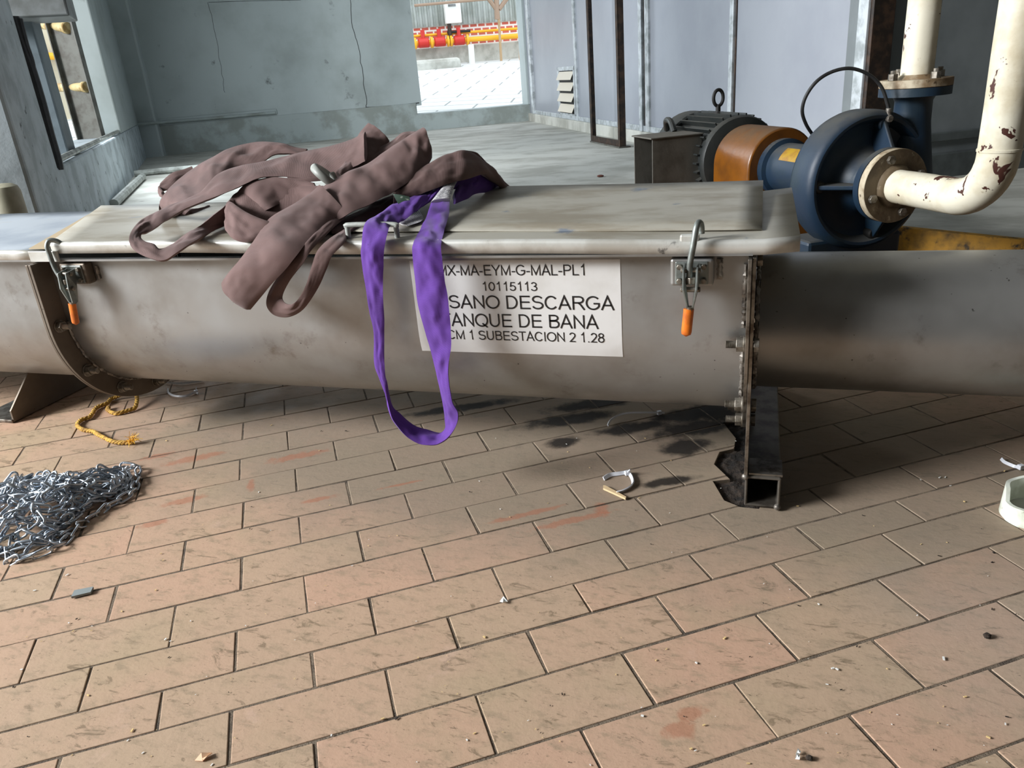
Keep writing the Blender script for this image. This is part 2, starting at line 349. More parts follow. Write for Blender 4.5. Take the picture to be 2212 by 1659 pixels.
def tile_bms():
    a, b = bmesh.new(), bmesh.new(); ta, tb = [], []
    px0 = min(p.x for p in PATCH) - .02; px1 = max(p.x for p in PATCH) + .02; py0 = min(p.y for p in PATCH) - .02; py1 = max(p.y for p in PATCH) + .02
    rnd = random.Random(3)
    for k in range(-33, 13):
        t0, t1 = lines[k], lines[k + 1]
        s0, L = JO.get(k, (-.29 if k % 2 == 0 else -.39, .2045 if k < 0 else .2095))
        for j in range(-16, 24):
            sa, sb = s0 + j * L, s0 + (j + 1) * L
            c = E1 * (sa + sb) / 2 + E2 * (t0 + t1) / 2
            if not (-3.6 < c.x < 2.6 and 0.1 < c.y < 4.8) or (c - CURB_A).dot(CN) > 0.1: continue
            if c.x < -1.3 - 0.9 and c.y < 0.9: continue
            g = 0.0015 + rnd.random() * 0.0006
            q = [E1 * (x + rnd.gauss(0, .0006)) + E2 * (y + rnd.gauss(0, .0006)) for x, y in ((sa + g, t1 - g), (sb - g, t1 - g), (sb - g, t0 + g), (sa + g, t0 + g))]
            dz = max(-.0003, min(.0008, rnd.gauss(0, 0.0003))); sl = [max(-.0002, min(.0002, rnd.gauss(0, 0.0002))) for _ in range(2)]
            zz = [dz - sl[0] - sl[1], dz + sl[0] - sl[1], dz + sl[0] + sl[1], dz - sl[0] + sl[1]]
            hit = max(p.x for p in q) > px0 and min(p.x for p in q) < px1 and max(p.y for p in q) > py0 and min(p.y for p in q) < py1
            bm, tl = (b, tb) if hit else (a, ta)
            n0 = len(bm.faces)
            hexa(bm, [p + EZ * -0.012 for p in q] + [p + EZ * (z - 0.0006) for p, z in zip(q, zz)])
            tl.extend([rnd.random()] * (len(bm.faces) - n0))
    return a, ta, b, tb
def mesh_from(bm, tint=None):
    bmesh.ops.recalc_face_normals(bm, faces=bm.faces)
    me = bpy.data.meshes.new('tmp'); bm.to_mesh(me); bm.free()
    if tint: me.attributes.new('tint', 'FLOAT', 'FACE').data.foreach_set('value', tint)
    return me
def cut(me, cutter_me):
    a = bpy.data.objects.new('tmp_a', me); b = bpy.data.objects.new('tmp_b', cutter_me)
    COL.objects.link(a); COL.objects.link(b)
    md = a.modifiers.new('b', 'BOOLEAN'); md.operation = 'DIFFERENCE'; md.object = b; md.solver = 'EXACT'
    bpy.context.view_layer.update()
    dg = bpy.context.evaluated_depsgraph_get(); out = bpy.data.meshes.new_from_object(a.evaluated_get(dg))
    bpy.data.objects.remove(a); bpy.data.objects.remove(b)
    return out
bm = B(); prism(bm, [p - EZ * 0.05 for p in PATCH], (0, 0, 0.1)); CUT = mesh_from(bm)
a, ta, b, tb = tile_bms()
mb = cut(mesh_from(b, tb), CUT)
bm = B(); box(bm, -3.7, 2.8, 0.05, 5.0, -0.012, -0.0017); mg = cut(mesh_from(bm), CUT)
bm = B()
g = lambda s, t: E1 * s + E2 * t
box(bm, -14, 8, -8, 12, -0.05, -0.012)
floor = obj('floor', bm, plain('screed_below', (120, 106, 92), 0.9, c2=(96, 84, 72), sc=3), smooth=0); floor['kind'] = 'structure'
bm = B(); bm.from_mesh(mesh_from(a, ta)); bm.from_mesh(mb)
tiles = obj('tile_paving', bm, M['tile'], floor, bevel=0.0011, smooth=0, recalc=False)
bm = B(); bm.from_mesh(mg); obj('grout', bm, M['grout'], floor, smooth=0, recalc=False)
bm = B(); vv = {}
x0 = min(p.x for p in PATCH); x1 = max(p.x for p in PATCH); y0 = min(p.y for p in PATCH); y1 = max(p.y for p in PATCH)
nx, ny = 36, 60
for i in range(nx + 1):
    for j in range(ny + 1):
        x = x0 + (x1 - x0) * i / nx; y = y0 + (y1 - y0) * j / ny
        vv[i, j] = bm.verts.new((x, y, -0.0085 + 0.004 * noise.fractal(Vector((x, y, 0)) * 60, 0.8, 2, 4)))
for i in range(nx):
    for j in range(ny): bm.faces.new((vv[i, j], vv[i + 1, j], vv[i + 1, j + 1], vv[i, j + 1]))
o = obj('exposed_soil', bm, M['soil'], floor, smooth=60); o['label'] = 'dark soil where a tile is broken out'
# ------------------------------------------------------------------ room shell
ZR = 0.1                                   # the rear floor is a slab edged with a yellow curb
def struct(name, bm, m, **kw): o = obj(name, bm, m, None, **kw); o['kind'] = 'structure'; return o
BA = R(28.9); EB = Vector((math.cos(BA), math.sin(BA), 0)); NB = Vector((-EB.y, EB.x, 0))       # back wall run, outward
WA = Vector((-7.437, 8.262, 0))            # back wall origin
PA = R(-62.06); EP = Vector((math.cos(PA), math.sin(PA), 0)); NP = Vector((EP.y, -EP.x, 0)) * -1  # partition run, into the cabin
PB = Vector((-2.953, 10.545, 0))
LA = R(128.51); EL = -Vector((math.cos(LA), math.sin(LA), 0)); NL = Vector((EL.y, -EL.x, 0))      # left wall run towards camera, outward
WL = Vector((-7.007, 7.787, 0))
KN = PB + EP * 7.24                        # corner of the cabin
bm = B()
lo = [Vector((-3.7, 2.25, 0)), Vector((-2.0, 2.6, 0)), CURB_A - CD * .25, CURB_B + CD * 1.6]
pl = [Vector((p.x, p.y, 0)) for p in lo] + [Vector((7, 3, 0)), Vector((7, 16, 0)), Vector((-14, 12, 0)), Vector((-9, 4.5, 0))]
prism(bm, [p + EZ * -0.01 for p in pl], EZ * (ZR + 0.01))
struct('floor_rear', bm, M['concrete'], smooth=0)
bm = B(); p0, p1 = CURB_A - CD * .25, CURB_B + CD * 1.6
prism(bm, [Vector((p.x, p.y, 0)) for p in (p0 - CN * .03, p1 - CN * .03, p1 + CN * .001, p0 + CN * .001)], EZ * (ZR + 0.006))
struct('trim_1', bm, M['yellow_curb'], smooth=0)
# back wall, doorway between s=3.57 and s=4.975
bm = B()
for s0, s1, z0, z1 in ((-0.6, 3.57, 0.42, 4.3), (-0.6, 3.50, 0.0, 0.42), (3.50, 5.35, 0.0, 0.315), (5.02, 5.35, 0.315, 4.3), (3.57, 5.02, 2.6, 4.3)):
    obox(bm, WA, EB, NB, EZ, s0, s1, 0, 0.3, z0, z1)
wb = struct('wall_back', bm, M['wall'], smooth=0)
bm = B(); obox(bm, WA, EB, NB, EZ, -0.5, 3.5, -0.012, 0.01, 0.0, 0.455); obox(bm, WA, EB, NB, EZ, 3.45, 5.06, -0.014, 0.01, 0.0, 0.312)
struct('baseboard_back', bm, M['wall_low'], bevel=0.008, smooth=0)
bm = B(); obox(bm, WA, EB, NB, EZ, -0.2, 1.72, -0.022, 0.0, 0.468, 0.535); struct('trim_2', bm, M['wall'], bevel=0.012, smooth=0)
bm = B(); obox(bm, WA, EB, NB, EZ, -0.35, 0.28, -0.16, 0.05, 0.0, 4.3); struct('trim_3', bm, M['wall'], bevel=0.02, smooth=0)
bm = B(); obox(bm, WA, EB, NB, EZ, 5.00, 5.10, -0.03, 0.3, 0.31, 4.3); struct('trim_4', bm, M['wall'], bevel=0.006, smooth=0)
def crack(pts, r=0.004):
    bm = B(); q = []
    for x, y in pts: q.append(onp(x, y, WA - NB * 0.0, NB))
    sp = smooth_path(q, 5); sp = [p + EB * random.gauss(0, .006) for p in sp]
    tube(bm, sp, r, 5); obj('crack', bm, M['dark'], wb, smooth=0)['label'] = 'dark crack in the plaster'
crack([(757, 0), (762, 60), (776, 110), (785, 170), (792, 215), (790, 232)])
crack([(790, 232), (830, 230), (870, 226), (908, 222)], 0.006)
crack([(645, 248), (655, 268), (660, 285), (665, 305)]); crack([(668, 246), (660, 278)])
crack([(450, 5), (540, 2), (650, 0)], 0.0025); crack([(450, 5), (463, 60), (480, 160), (485, 200)], 0.0025)
# partition of white panels (side of a cabin)
bm = B(); obox(bm, PB, EP, NP, EZ, -0.2, 7.24, 0.0, 0.12, 0.195, 4.3); wr = struct('wall_right', bm, M['white_panel'], smooth=0)
bm = B(); obox(bm, PB, EP, NP, EZ, -0.2, 7.26, -0.03, 0.1, 0.0, 0.2); struct('baseboard_right', bm, M['concrete'], bevel=0.01, smooth=0)
n = 5
def mull(s0, s1, d=0.02, z0=0.2, m='alu'):
    global n
    bm = B(); obox(bm, PB, EP, NP, EZ, s0, s1, -d, 0.01, z0, 4.2); struct('trim_%d' % n, bm, M[m], bevel=0.004, smooth=0); n += 1
mull(0.10, 0.20, 0.035); mull(2.26, 2.33); mull(4.26, 4.33, 0.03); mull(4.38, 4.46, 0.02); mull(5.87, 5.92); mull(7.17, 7.245, 0.012)
mull(2.235, 2.255, 0.006, m='dark_steel'); mull(4.335, 4.355, 0.008, m='dark_steel'); mull(5.925, 5.94, 0.008, m='dark_steel')
bm = B(); obox(bm, PB, EP, NP, EZ, 0.2, 7.2, -0.018, 0.0, 0.2, 0.245); struct('trim_20', bm, M['alu'], bevel=0.004, smooth=0)
# front face of the cabin
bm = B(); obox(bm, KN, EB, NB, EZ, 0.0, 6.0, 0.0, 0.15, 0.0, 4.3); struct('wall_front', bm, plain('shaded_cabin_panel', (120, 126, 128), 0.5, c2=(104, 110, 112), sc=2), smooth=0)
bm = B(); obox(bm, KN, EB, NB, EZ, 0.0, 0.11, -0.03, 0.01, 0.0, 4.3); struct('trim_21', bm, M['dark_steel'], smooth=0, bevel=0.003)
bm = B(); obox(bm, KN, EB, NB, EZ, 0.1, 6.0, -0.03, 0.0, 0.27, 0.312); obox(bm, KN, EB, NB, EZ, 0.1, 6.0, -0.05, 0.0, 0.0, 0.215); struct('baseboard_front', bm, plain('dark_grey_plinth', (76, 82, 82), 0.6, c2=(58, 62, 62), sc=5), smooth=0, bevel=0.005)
# left wall: low wall, sill, far jamb, near column
bm = B(); obox(bm, WL, EL, NL, EZ, -0.6, 6.97, 0.0, 0.34, 0.0, 0.495); struct('wall_left', bm, M['column'], smooth=0, bevel=0.012)
bm = B(); obox(bm, WL, EL, NL, EZ, -0.6, 2.2, 0.0, 0.27, 0.495, 4.3); struct('trim_22', bm, M['wall'], smooth=0, bevel=0.012)
bm = B(); obox(bm, WL, EL, NL, EZ, 6.28, 6.98, -0.012, 0.9, 0.0, 4.3); struct('trim_23', bm, M['column'], smooth=0, bevel=0.015)
bm = B(); obox(bm, WL, EL, NL, EZ, -0.6, 6.4, 0.0, 0.34, 2.7, 4.3); struct('trim_24', bm, M['wall'], smooth=0)
# concrete post standing in the opening, its colour darkened for being backlit
q = onz(166, 331, 0.495); bm = B(); f = lambda a: (q - WL).dot(a)
obox(bm, WL, EL, NL, EZ, f(EL), f(EL) + 0.3, f(NL), f(NL) + 0.5, 0.0, 2.75); struct('trim_25', bm, plain('backlit_blue_grey_post', (104, 116, 122), 0.6, c2=(84, 94, 100), sc=4), smooth=0, bevel=0.01)
bm = B(); prism(bm, [Vector(p) for p in ((-6.2, -3.2, 4.25), (7, -3.2, 4.25), (7, 14, 4.25))] + [WA + EB * 6 + NB * .3 + EZ * 4.25, WA - EB * .8 + NB * .3 + EZ * 4.25, WL + NL * .35 + EZ * 4.25, WL + NL * .35 + EL * 7.0 + EZ * 4.25, Vector((-6.2, 1.0, 4.25))], (0, 0, .15))
struct('ceiling', bm, plain('grey_ceiling', (112, 114, 112), 0.8), smooth=0)  # unseen; its front-left stretch is shaped to hold back sky light
bm = B(); box(bm, 4.6, 4.8, -3.2, 7.4, 0.0, 4.3); struct('wall_east_blocker', bm, plain('dark_blocker_wall', (62, 64, 62), 0.8), smooth=0)  # unseen wall added to darken the right side, coloured dark against bounce
bm = B(); box(bm, -9.5, 4.8, -3.5, -3.2, 0.0, 4.3); struct('wall_south_blocker', bm, plain('dark_blocker_wall_south', (52, 54, 52), 0.8), smooth=0)  # added out of view to cut ambient light from behind the camera
# steel channel on the sill with two pipe stubs
def post_between(name, xr, yr, xl, yl, z, dep, z1, mat, label, cat):
    a = onz(xr, yr, z); b = onz(xl, yl, z); e = (a - b); L = e.length; e.normalize(); nn = Vector((-e.y, e.x, 0))
    return a, b, e, nn, L
a, b, e, nn, L = post_between('', 226, 297, 176, 301, 0.497, 0, 0, 0, 0, 0)
root = empty('steel_channel_post', (a + b) / 2, 'grey steel channel post standing on the sill of the left wall', 'post')
bm = B(); obox(bm, b, e, nn, EZ, 0, L, 0.0, 0.008, 0, 2.2); obj('web', bm, M['grey_steel'], root, smooth=0)
bm = B(); obox(bm, b, e, nn, EZ, -0.008, 0.0, -0.05, 0.008, 0, 2.2); obj('flange', bm, M['grey_steel'], root, smooth=0)
bm = B(); obox(bm, b, e, nn, EZ, L, L + 0.008, -0.05, 0.008, 0, 2.2); obj('flange', bm, M['grey_steel'], root, smooth=0)
for lab, (xa, ya), (xb, yb), rr in (('cream pipe stub on the channel post, level with the middle of the opening', (184, 188), (120, 189), .034), ('cream pipe stub meeting the channel post just under the grey box', (143, 60), (85, 52), .036)):
    p1 = onp(xa, ya, b - nn * 0.02, nn); p2 = onp(xb, yb, b + nn * 0.10, nn)
    t = empty('pipe_stub', p1, lab, 'pipe', 'cream pipe stubs')
    bm = B(); cyl(bm, p1, p2, rr, 18); obj('pipe', bm, M['cream_pipe'], t)
    bm = B(); d = (p2 - p1).normalized(); cyl(bm, p1 - d * 0.012, p1 + d * 0.022, rr * 1.25, 18, bev=.005); obj('end_cap', bm, M['cream_pipe'], t)
# grey electric box and black cables on the column
p = WL + EL * 5.4 + EZ * 1.30; q = onp(168, 46, WL + EL * 5.0, EL)
bq = onp(168, 46, WL + EL * 5.2, EL); bm = B()
root = empty('junction_box', bq, 'grey metal box hung high in front of the left opening', 'box')
r_ = bq; wv = Vector((NL.x, NL.y, 0))
obox(bm, bq, wv, EL, EZ, 0.0, 0.46, -0.02, 0.32, 0.0, 0.5); obj('housing', bm, M['box_grey'], root, bevel=0.008, smooth=0)
bm = B(); obox(bm, bq, wv, EL, EZ, 0.006, 0.29, 0.325, 0.345, 0.006, 0.49); obj('cover', bm, M['box_grey'], root, bevel=0.004, smooth=0)
for lab, pts, rr in (('thick black cable dropping from the grey box along the column', ((24, 36), (40, 90), (62, 150), (82, 215), (102, 290), (118, 345), (122, 366)), .032),
                ('thinner black cable looping beside the thick one under the grey box', ((38, 40), (52, 95), (66, 140), (70, 190), (88, 250), (108, 320)), .02)):
    q = [onp(x, y, WL + EL * 6.15, EL) for x, y in pts]; bm = B(); tube(bm, smooth_path(q, 5), rr, 10)
    single('black_cable', bm, M['black_rubber'], lab, 'cable', 'black cables on the column')
for (x, y) in ((76, 172), (92, 224)):
    pass
# conduits
def pipe_on(name, pts, r, m, lab, cat='pipe', grp=None):
    bm = B(); tube(bm, smooth_path(pts, 6), r, 10); return single(name, bm, m, lab, cat, grp)
q = [WL + EL * s_ + NL * .03 + EZ * .515 for s_ in (6.0, 5.0, 4.0, 3.0, 2.0, 1.0, 0.2, -.1)]
pipe_on('conduit', q, 0.016, M['conduit'], 'pale conduit lying along the top of the left low wall', grp='pale conduits at the left wall')
q = [WA + EB * s - NB * d + EZ * z for s, d, z in ((-.2, .2, .50), (.25, .2, .50), (.36, .05, .495), (.9, .035, .49), (1.7, .035, .49))]
pipe_on('conduit', q, 0.018, M['wall_low'], 'grey conduit running into the corner along the back wall ledge', grp='pale conduits at the left wall')
q = [onz(x, y, 0.13) for x, y in ((246, 440), (275, 412), (308, 381))]
pipe_on('conduit', q, 0.03, M['conduit'], 'short grey pipe on the floor along the foot of the left low wall', grp='pale conduits at the left wall')
q = [onz(x, y, 0.13) for x, y in ((291, 375), (350, 369), (420, 363), (520, 356), (600, 350))]
pipe_on('conduit', q, 0.028, M['conduit'], 'grey pipe crossing the rear floor towards the brown sling', grp='pale conduits at the left wall')
# cream bollard at the far left
q = ony(2, 396, 2.05); bt = q.z; bm = B(); lathe(bm, [(0, 0), (.052, 0), (.052, bt - .03), (.046, bt - .012), (.03, bt - .003), (0, bt)], Vector((q.x, q.y, 0.0)), (0, 0, 1), 24)
single('short_bollard', bm, plain('cream_bollard', (176, 172, 150), .55, c2=(150, 146, 126), sc=8), 'short cream round-topped post at the left edge behind the conveyor', 'post', base=(q.x, q.y, 0))
# dark steel post frame in front of the partition
a, b = onz(1276.5, 307, ZR), onz(1340, 320.5, ZR); e = (b - a); L = e.length; e.normalize(); nn = Vector((-e.y, e.x, 0))
root = empty('steel_post_frame', (a + b) / 2, 'pair of dark brown steel angle posts on one foot before the white partition', 'post frame')
w = .05
bm = B(); obox(bm, a, e, nn, EZ, 0, w, 0, .006, 0.012, 4.2); obox(bm, a, e, nn, EZ, 0, .006, 0, .05, 0.012, 4.2); obj('post', bm, M['dark_steel'], root, smooth=0)
bm = B(); obox(bm, b, e, nn, EZ, -w, 0, 0, .006, 0.012, 4.2); obox(bm, b, e, nn, EZ, -.006, 0, 0, .05, 0.012, 4.2); obj('post', bm, M['dark_steel'], root, smooth=0)
bm = B(); obox(bm, a, e, nn, EZ, 0, L, -0.01, .09, 0, 0.012); obj('foot_plate', bm, M['grey_steel'], root, smooth=0)
bm = B(); obox(bm, a, e, nn, EZ, w, L - w, 0, .006, 0.012, 0.06); obj('rail', bm, M['dark_steel'], root, smooth=0)
# louvre vent
root = empty('louvre_vent', PB + EP * 1.88 + EZ * .24, 'white four-slat louvre vent low in the white partition', 'vent')
bm = B()
for x0, x1, z0, z1 in ((1.5, 2.23, .235, .262), (1.5, 2.23, .705, .745), (1.5, 1.56, .235, .745), (2.18, 2.23, .235, .745)): obox(bm, PB, EP, NP, EZ, x0, x1, -.016, .02, z0, z1)
obj('frame', bm, M['alu'], root, smooth=0)
bm = B(); obox(bm, PB, EP, NP, EZ, 1.55, 2.19, -.004, .0, .26, .71); obj('backing', bm, M['dark'], root, smooth=0)
for k in range(4):
    z = .275 + k * .112; bm = B(); f = lambda s, d, zz: PB + EP * s + NP * d + EZ * zz
    hexa(bm, [f(1.56, -.045, z), f(2.18, -.045, z), f(2.18, -.045, z + .006), f(1.56, -.045, z + .006), f(1.56, -.006, z + .078), f(2.18, -.006, z + .078), f(2.18, -.006, z + .084), f(1.56, -.006, z + .084)])
    obj('slat', bm, plain('cream_slat', (214, 206, 190), 0.5) if k == 0 else bpy.data.materials['cream_slat'], root, smooth=0)
# ------------------------------------------------------------------ outside, seen through the doorway
OD = 9.5
OW = WA + NB * (OD + 0.3)                       # far boundary wall, parallel to the back wall
pb = onp(902, 136, OW, NB); pe = onp(1130, 127, OW, NB); ZB = (pb.z + pe.z) / 2
bm = B()
yn = [WA + NB * .3 + EB * s for s in (-8, 14)]; yf = [OW + NB * .1 + EB * s for s in (14, -8)]
vs = [bm.verts.new((p.x, p.y, .26)) for p in yn] + [bm.verts.new((p.x, p.y, ZB)) for p in yf]
bm.faces.new(vs); r = bmesh.ops.extrude_face_region(bm, geom=bm.faces[:]); bmesh.ops.translate(bm, verts=[v for v in r['geom'] if isinstance(v, bmesh.types.BMVert)], vec=(0, 0, -.2))
def mat_slabs():
    t = NT('pale_yard_slabs'); br = t.n.new('ShaderNodeTexBrick'); mp = t.n.new('ShaderNodeMapping'); mp.inputs['Rotation'].default_value = (0, 0, R(-10))
    t.link(t.co, mp.inputs[0]); t.link(mp.outputs[0], br.inputs['Vector']); br.inputs['Scale'].default_value = 0.5; br.inputs['Mortar Size'].default_value = 0.008
    br.inputs['Color1'].default_value = lin((214, 218, 216)); br.inputs['Color2'].default_value = lin((206, 210, 210)); br.inputs['Mortar'].default_value = lin((140, 144, 142))
    t.col(br.outputs[0]); t.rough(.8); return t.m
struct('yard_floor', bm, mat_slabs(), smooth=0)
o_ = lambda x, y, d=0.0: onp(x, y, OW - NB * d, NB)
zt = lambda x, y, d=0.0: o_(x, y, d).z
z1, z2, z3 = zt(1010, 98), zt(1010, 52), zt(1010, -60)
def mat_brick():
    t = NT('red_bricks_white_joints'); br = t.n.new('ShaderNodeTexBrick'); cmb = t.n.new('ShaderNodeCombineXYZ'); sp = t.n.new('ShaderNodeSeparateXYZ'); t.link(t.co, sp.inputs[0])
    s = t.math('ADD', t.math('MULTIPLY', sp.outputs[0], EB.x), t.math('MULTIPLY', sp.outputs[1], EB.y))
    t.link(s, cmb.inputs[0]); t.link(sp.outputs[2], cmb.inputs[1]); t.link(cmb.outputs[0], br.inputs['Vector'])
    br.inputs['Scale'].default_value = 1.0; br.inputs['Brick Width'].default_value = .2; br.inputs['Row Height'].default_value = .095; br.inputs['Mortar Size'].default_value = .02
    br.inputs['Color1'].default_value = lin((204, 104, 88)); br.inputs['Color2'].default_value = lin((192, 96, 82)); br.inputs['Mortar'].default_value = lin((232, 226, 220))
    t.col(br.outputs[0]); t.rough(.8); return t.m
bm = B(); obox(bm, OW, EB, NB, EZ, 0, 14, 0, .3, z1 - .05, z2 + .1); struct('wall_yard_brick', bm, mat_brick(), smooth=0)
bm = B(); obox(bm, OW, EB, NB, EZ, 0, 14, -.25, .3, ZB - .6, z1); struct('wall_yard', bm, M['concrete'], smooth=0, bevel=.02)
bm = B(); pr = []
for k in range(0, 420): pr.append((0 + k * .033, (0, .04, .04, 0)[k % 4]))
sheet(bm, pr, z2, z3 + 1, .004, lambda zz, q: OW + EB * q[0] + NB * (q[1] - .06) + EZ * zz)
tag(obj('corrugated_cladding', bm, plain('grey_corrugated_steel', (170, 176, 172), .5, .3, c2=(150, 156, 150), sc=3), None, smooth=0, origin=OW + EZ * z2), 'grey corrugated steel cladding above the red brick wall outside', 'cladding')
def yard_pipe(name, x0, y0, x1, y1, r, m, lab, d, grp=None):
    bm = B(); a = o_(x0, y0, d); b = o_(x1, y1, d); e = (b - a).normalized(); cyl(bm, a - e * .6, b + e * 1.2, r, 16); return single(name, bm, m, lab, 'pipe', grp), a, b
my = plain('yellow_gas_paint', (236, 172, 32), .4); mr = plain('red_valve_paint', (196, 44, 36), .4)
bm = B(); a = o_(897, 94, .5); b = o_(1127, 77, .5); e = (b - a).normalized(); pr_ = .058
root = empty('gas_main', a, 'thick yellow gas pipe with red valves along the yard wall', 'gas pipe')
cyl(bm, a - e, b + e * 1.5, pr_, 18); obj('pipe', bm, my, root)
for x in (915, 950, 992):
    c = o_(x, 94 - (x - 897) * .074, .5); bm = B(); cyl(bm, c - e * .13, c + e * .13, .11, 18, bev=.02); v = obj('valve_body', bm, mr, root)
    bm = B(); cyl(bm, c, c + EZ * .28, .05, 12); obj('valve_stem', bm, mr, v)
    for sg in (-1, 1): bm = B(); cyl(bm, c + e * sg * .2 - e * .025, c + e * sg * .2 + e * .025, .125, 18); obj('pipe_flange', bm, my, root)
c = o_(992, 78, .5); bm = B(); cyl(bm, c - e * .28 + EZ * .1, c + e * .28 + EZ * .1, .03, 10); obj('lever', bm, M['dark'], root)
yard_pipe('gas_pipe', 897, 78, 1127, 61, .03, my, 'thin yellow gas pipe above the thick one on the yard wall', .42)
def yard_post(name, x0, y0, x1, y1, r, m, lab, d, cat='post'):
    bm = B(); cyl(bm, o_(x0, y0, d), o_(x1, y1, d), r, 14); return single(name, bm, m, lab, cat)
yard_post('support_post', 1017, 96, 1021, 150, .07, M['plain_white'], 'white post under the yellow gas main in the yard', .9)
yard_post('support_post', 1076, 20, 1083, 133, .03, plain('tan_pole', (176, 148, 112), .6), 'thin tan pole in front of the yard wall', .7)
yard_post('support_post', 1119, -20, 1125, 137, .035, plain('orange_pole', (226, 150, 60), .6), 'orange pole nearest the right side of the doorway view', .9)
yard_post('drop_pipe', 970, 50, 973, 88, .05, M['dark_steel'], 'dark vertical pipe under the white electric box in the yard', .5, 'pipe')
a = o_(963, 52, .5); bm = B(); obox(bm, a, EB, NB, EZ, 0, .38, -.12, .12, 0, .48)
root = empty('electric_box', a, 'white electric box on the yard wall above the dark pipe', 'box'); obj('housing', bm, M['plain_white'], root, bevel=.02, smooth=0)
bm = B(); obox(bm, a, EB, NB, EZ, .08, .26, -.135, -.12, .36, .41); obj('nameplate', bm, M['box_grey'], root, smooth=0)
bm = B()
for k in range(6): obox(bm, OW, EB, NB, EZ, -4, 14, -.9 + k * .02, -.86 + k * .02, z3 + .9 - k * .12, z3 + .94 - k * .12) if k < 2 else None
cyl(bm, o_(895, 12, .9), o_(1075, -4, .9), .03, 10); cyl(bm, o_(1050, -10, .9), o_(1072, 20, .9), .05, 8); cyl(bm, o_(1100, -10, .9), o_(1078, 20, .9), .05, 8); cyl(bm, o_(1071, -30, .9), o_(1074, 42, .9), .06, 10)
single('roof_truss', bm, plain('rusty_truss', (150, 126, 106), .6), 'rusty brown roof truss before the corrugated cladding outside', 'truss')
q = onp(928, 156, OW - NB * 1.6, NB); bm = B(); obox(bm, q - EZ * .15, EB, NB, EZ, -.35, .75, 0, .8, 0, .42); single('concrete_block', bm, M['concrete'], 'low concrete block at the far edge of the yard', 'block', smooth=0, bevel=.08)
# yellow pipe and pale wall seen through the left opening
p = WL - EL * 5.0
bm = B(); obox(bm, p, EL, NL, EZ, -.2, 0, .35, 8, -.1, 5.0); struct('wall_yard_left', bm, plain('cream_render', (196, 188, 164), .8, c2=(180, 172, 150), sc=1), smooth=0)
a = onp(100, 121, p + EL * .12, EL); b = onp(150, 123, p + EL * .12, EL); bm = B(); d = (b - a).normalized(); cyl(bm, a - d * 1.5, b, .055, 14)
single('gas_pipe', bm, my, 'yellow pipe outside the left opening', 'pipe')
# ------------------------------------------------------------------ screw conveyor (runs along x)
VC, ZC, RR = 1.46, 0.315, 0.20
conv = empty('screw_conveyor', (0, VC, 0), 'long dull stainless screw conveyor trough with folded lids across the tiled floor', 'conveyor')
def trough_prof():
    p = [(VC - RR - .026, .455), (VC - RR, .455)]
    p += [(VC - RR * math.cos(t), ZC - RR * math.sin(t)) for t in [math.pi * k / 48 for k in range(49)]]
    return p + [(VC + RR, .455), (VC + RR + .026, .455)]
mk = lambda a, p: (a, p[0], p[1])
bm = B(); sheet(bm, trough_prof(), -1.450, -0.006, .004, mk); obj('trough', bm, M['trough'], conv, smooth=30)
bm = B(); sheet(bm, trough_prof(), -3.6, -1.464, .004, mk); obj('trough', bm, M['trough'], conv, smooth=30)
# tube section right of the support
vt, zt_, rt_ = 1.46, 0.2785, 0.1262
bm = B(); lathe(bm, [(rt_ - .004, 0.0), (rt_, 0.0), (rt_, 2.6), (rt_ - .004, 2.6)], (0.008, vt, zt_), (1, 0, 0), 72, close=True); obj('tube', bm, M['pipe_ss'], conv, smooth=30)['label'] = 'round stainless tube section on the right'
def u_flange(x0, x1, ro=.246):
    out = [(VC - ro, .452)] + [(VC - ro * math.cos(t), ZC - ro * math.sin(t)) for t in [math.pi * k / 40 for k in range(41)]] + [(VC + ro, .452)]
    inn = [(VC - RR + .0, .452)] + [(VC - RR * math.cos(t), ZC - RR * math.sin(t)) for t in [math.pi * k / 40 for k in range(41)]] + [(VC + RR, .452)]
    bm = B(); n = len(out)
    O0 = [bm.verts.new((x0, *p)) for p in out]; I0 = [bm.verts.new((x0, *p)) for p in inn]; O1 = [bm.verts.new((x1, *p)) for p in out]; I1 = [bm.verts.new((x1, *p)) for p in inn]
    for k in range(n - 1):
        bm.faces.new((O0[k], O0[k + 1], I0[k + 1], I0[k])); bm.faces.new((O1[k], I1[k], I1[k + 1], O1[k + 1]))
        bm.faces.new((O0[k], O1[k], O1[k + 1], O0[k + 1])); bm.faces.new((I0[k], I0[k + 1], I1[k + 1], I1[k]))
    for k in (0, n - 1): bm.faces.new((O0[k], I0[k], I1[k], O1[k]))
    return bm
obj('flange_plate', u_flange(-1.456, -1.449), M['flange'], conv, smooth=0, bevel=.0008)
obj('flange_plate', u_flange(-1.464, -1.4575), M['flange'], conv, smooth=0, bevel=.0008)
obj('flange_plate', u_flange(-0.0125, -0.0065, .238), M['cut_steel'], conv, smooth=0, bevel=.0008)
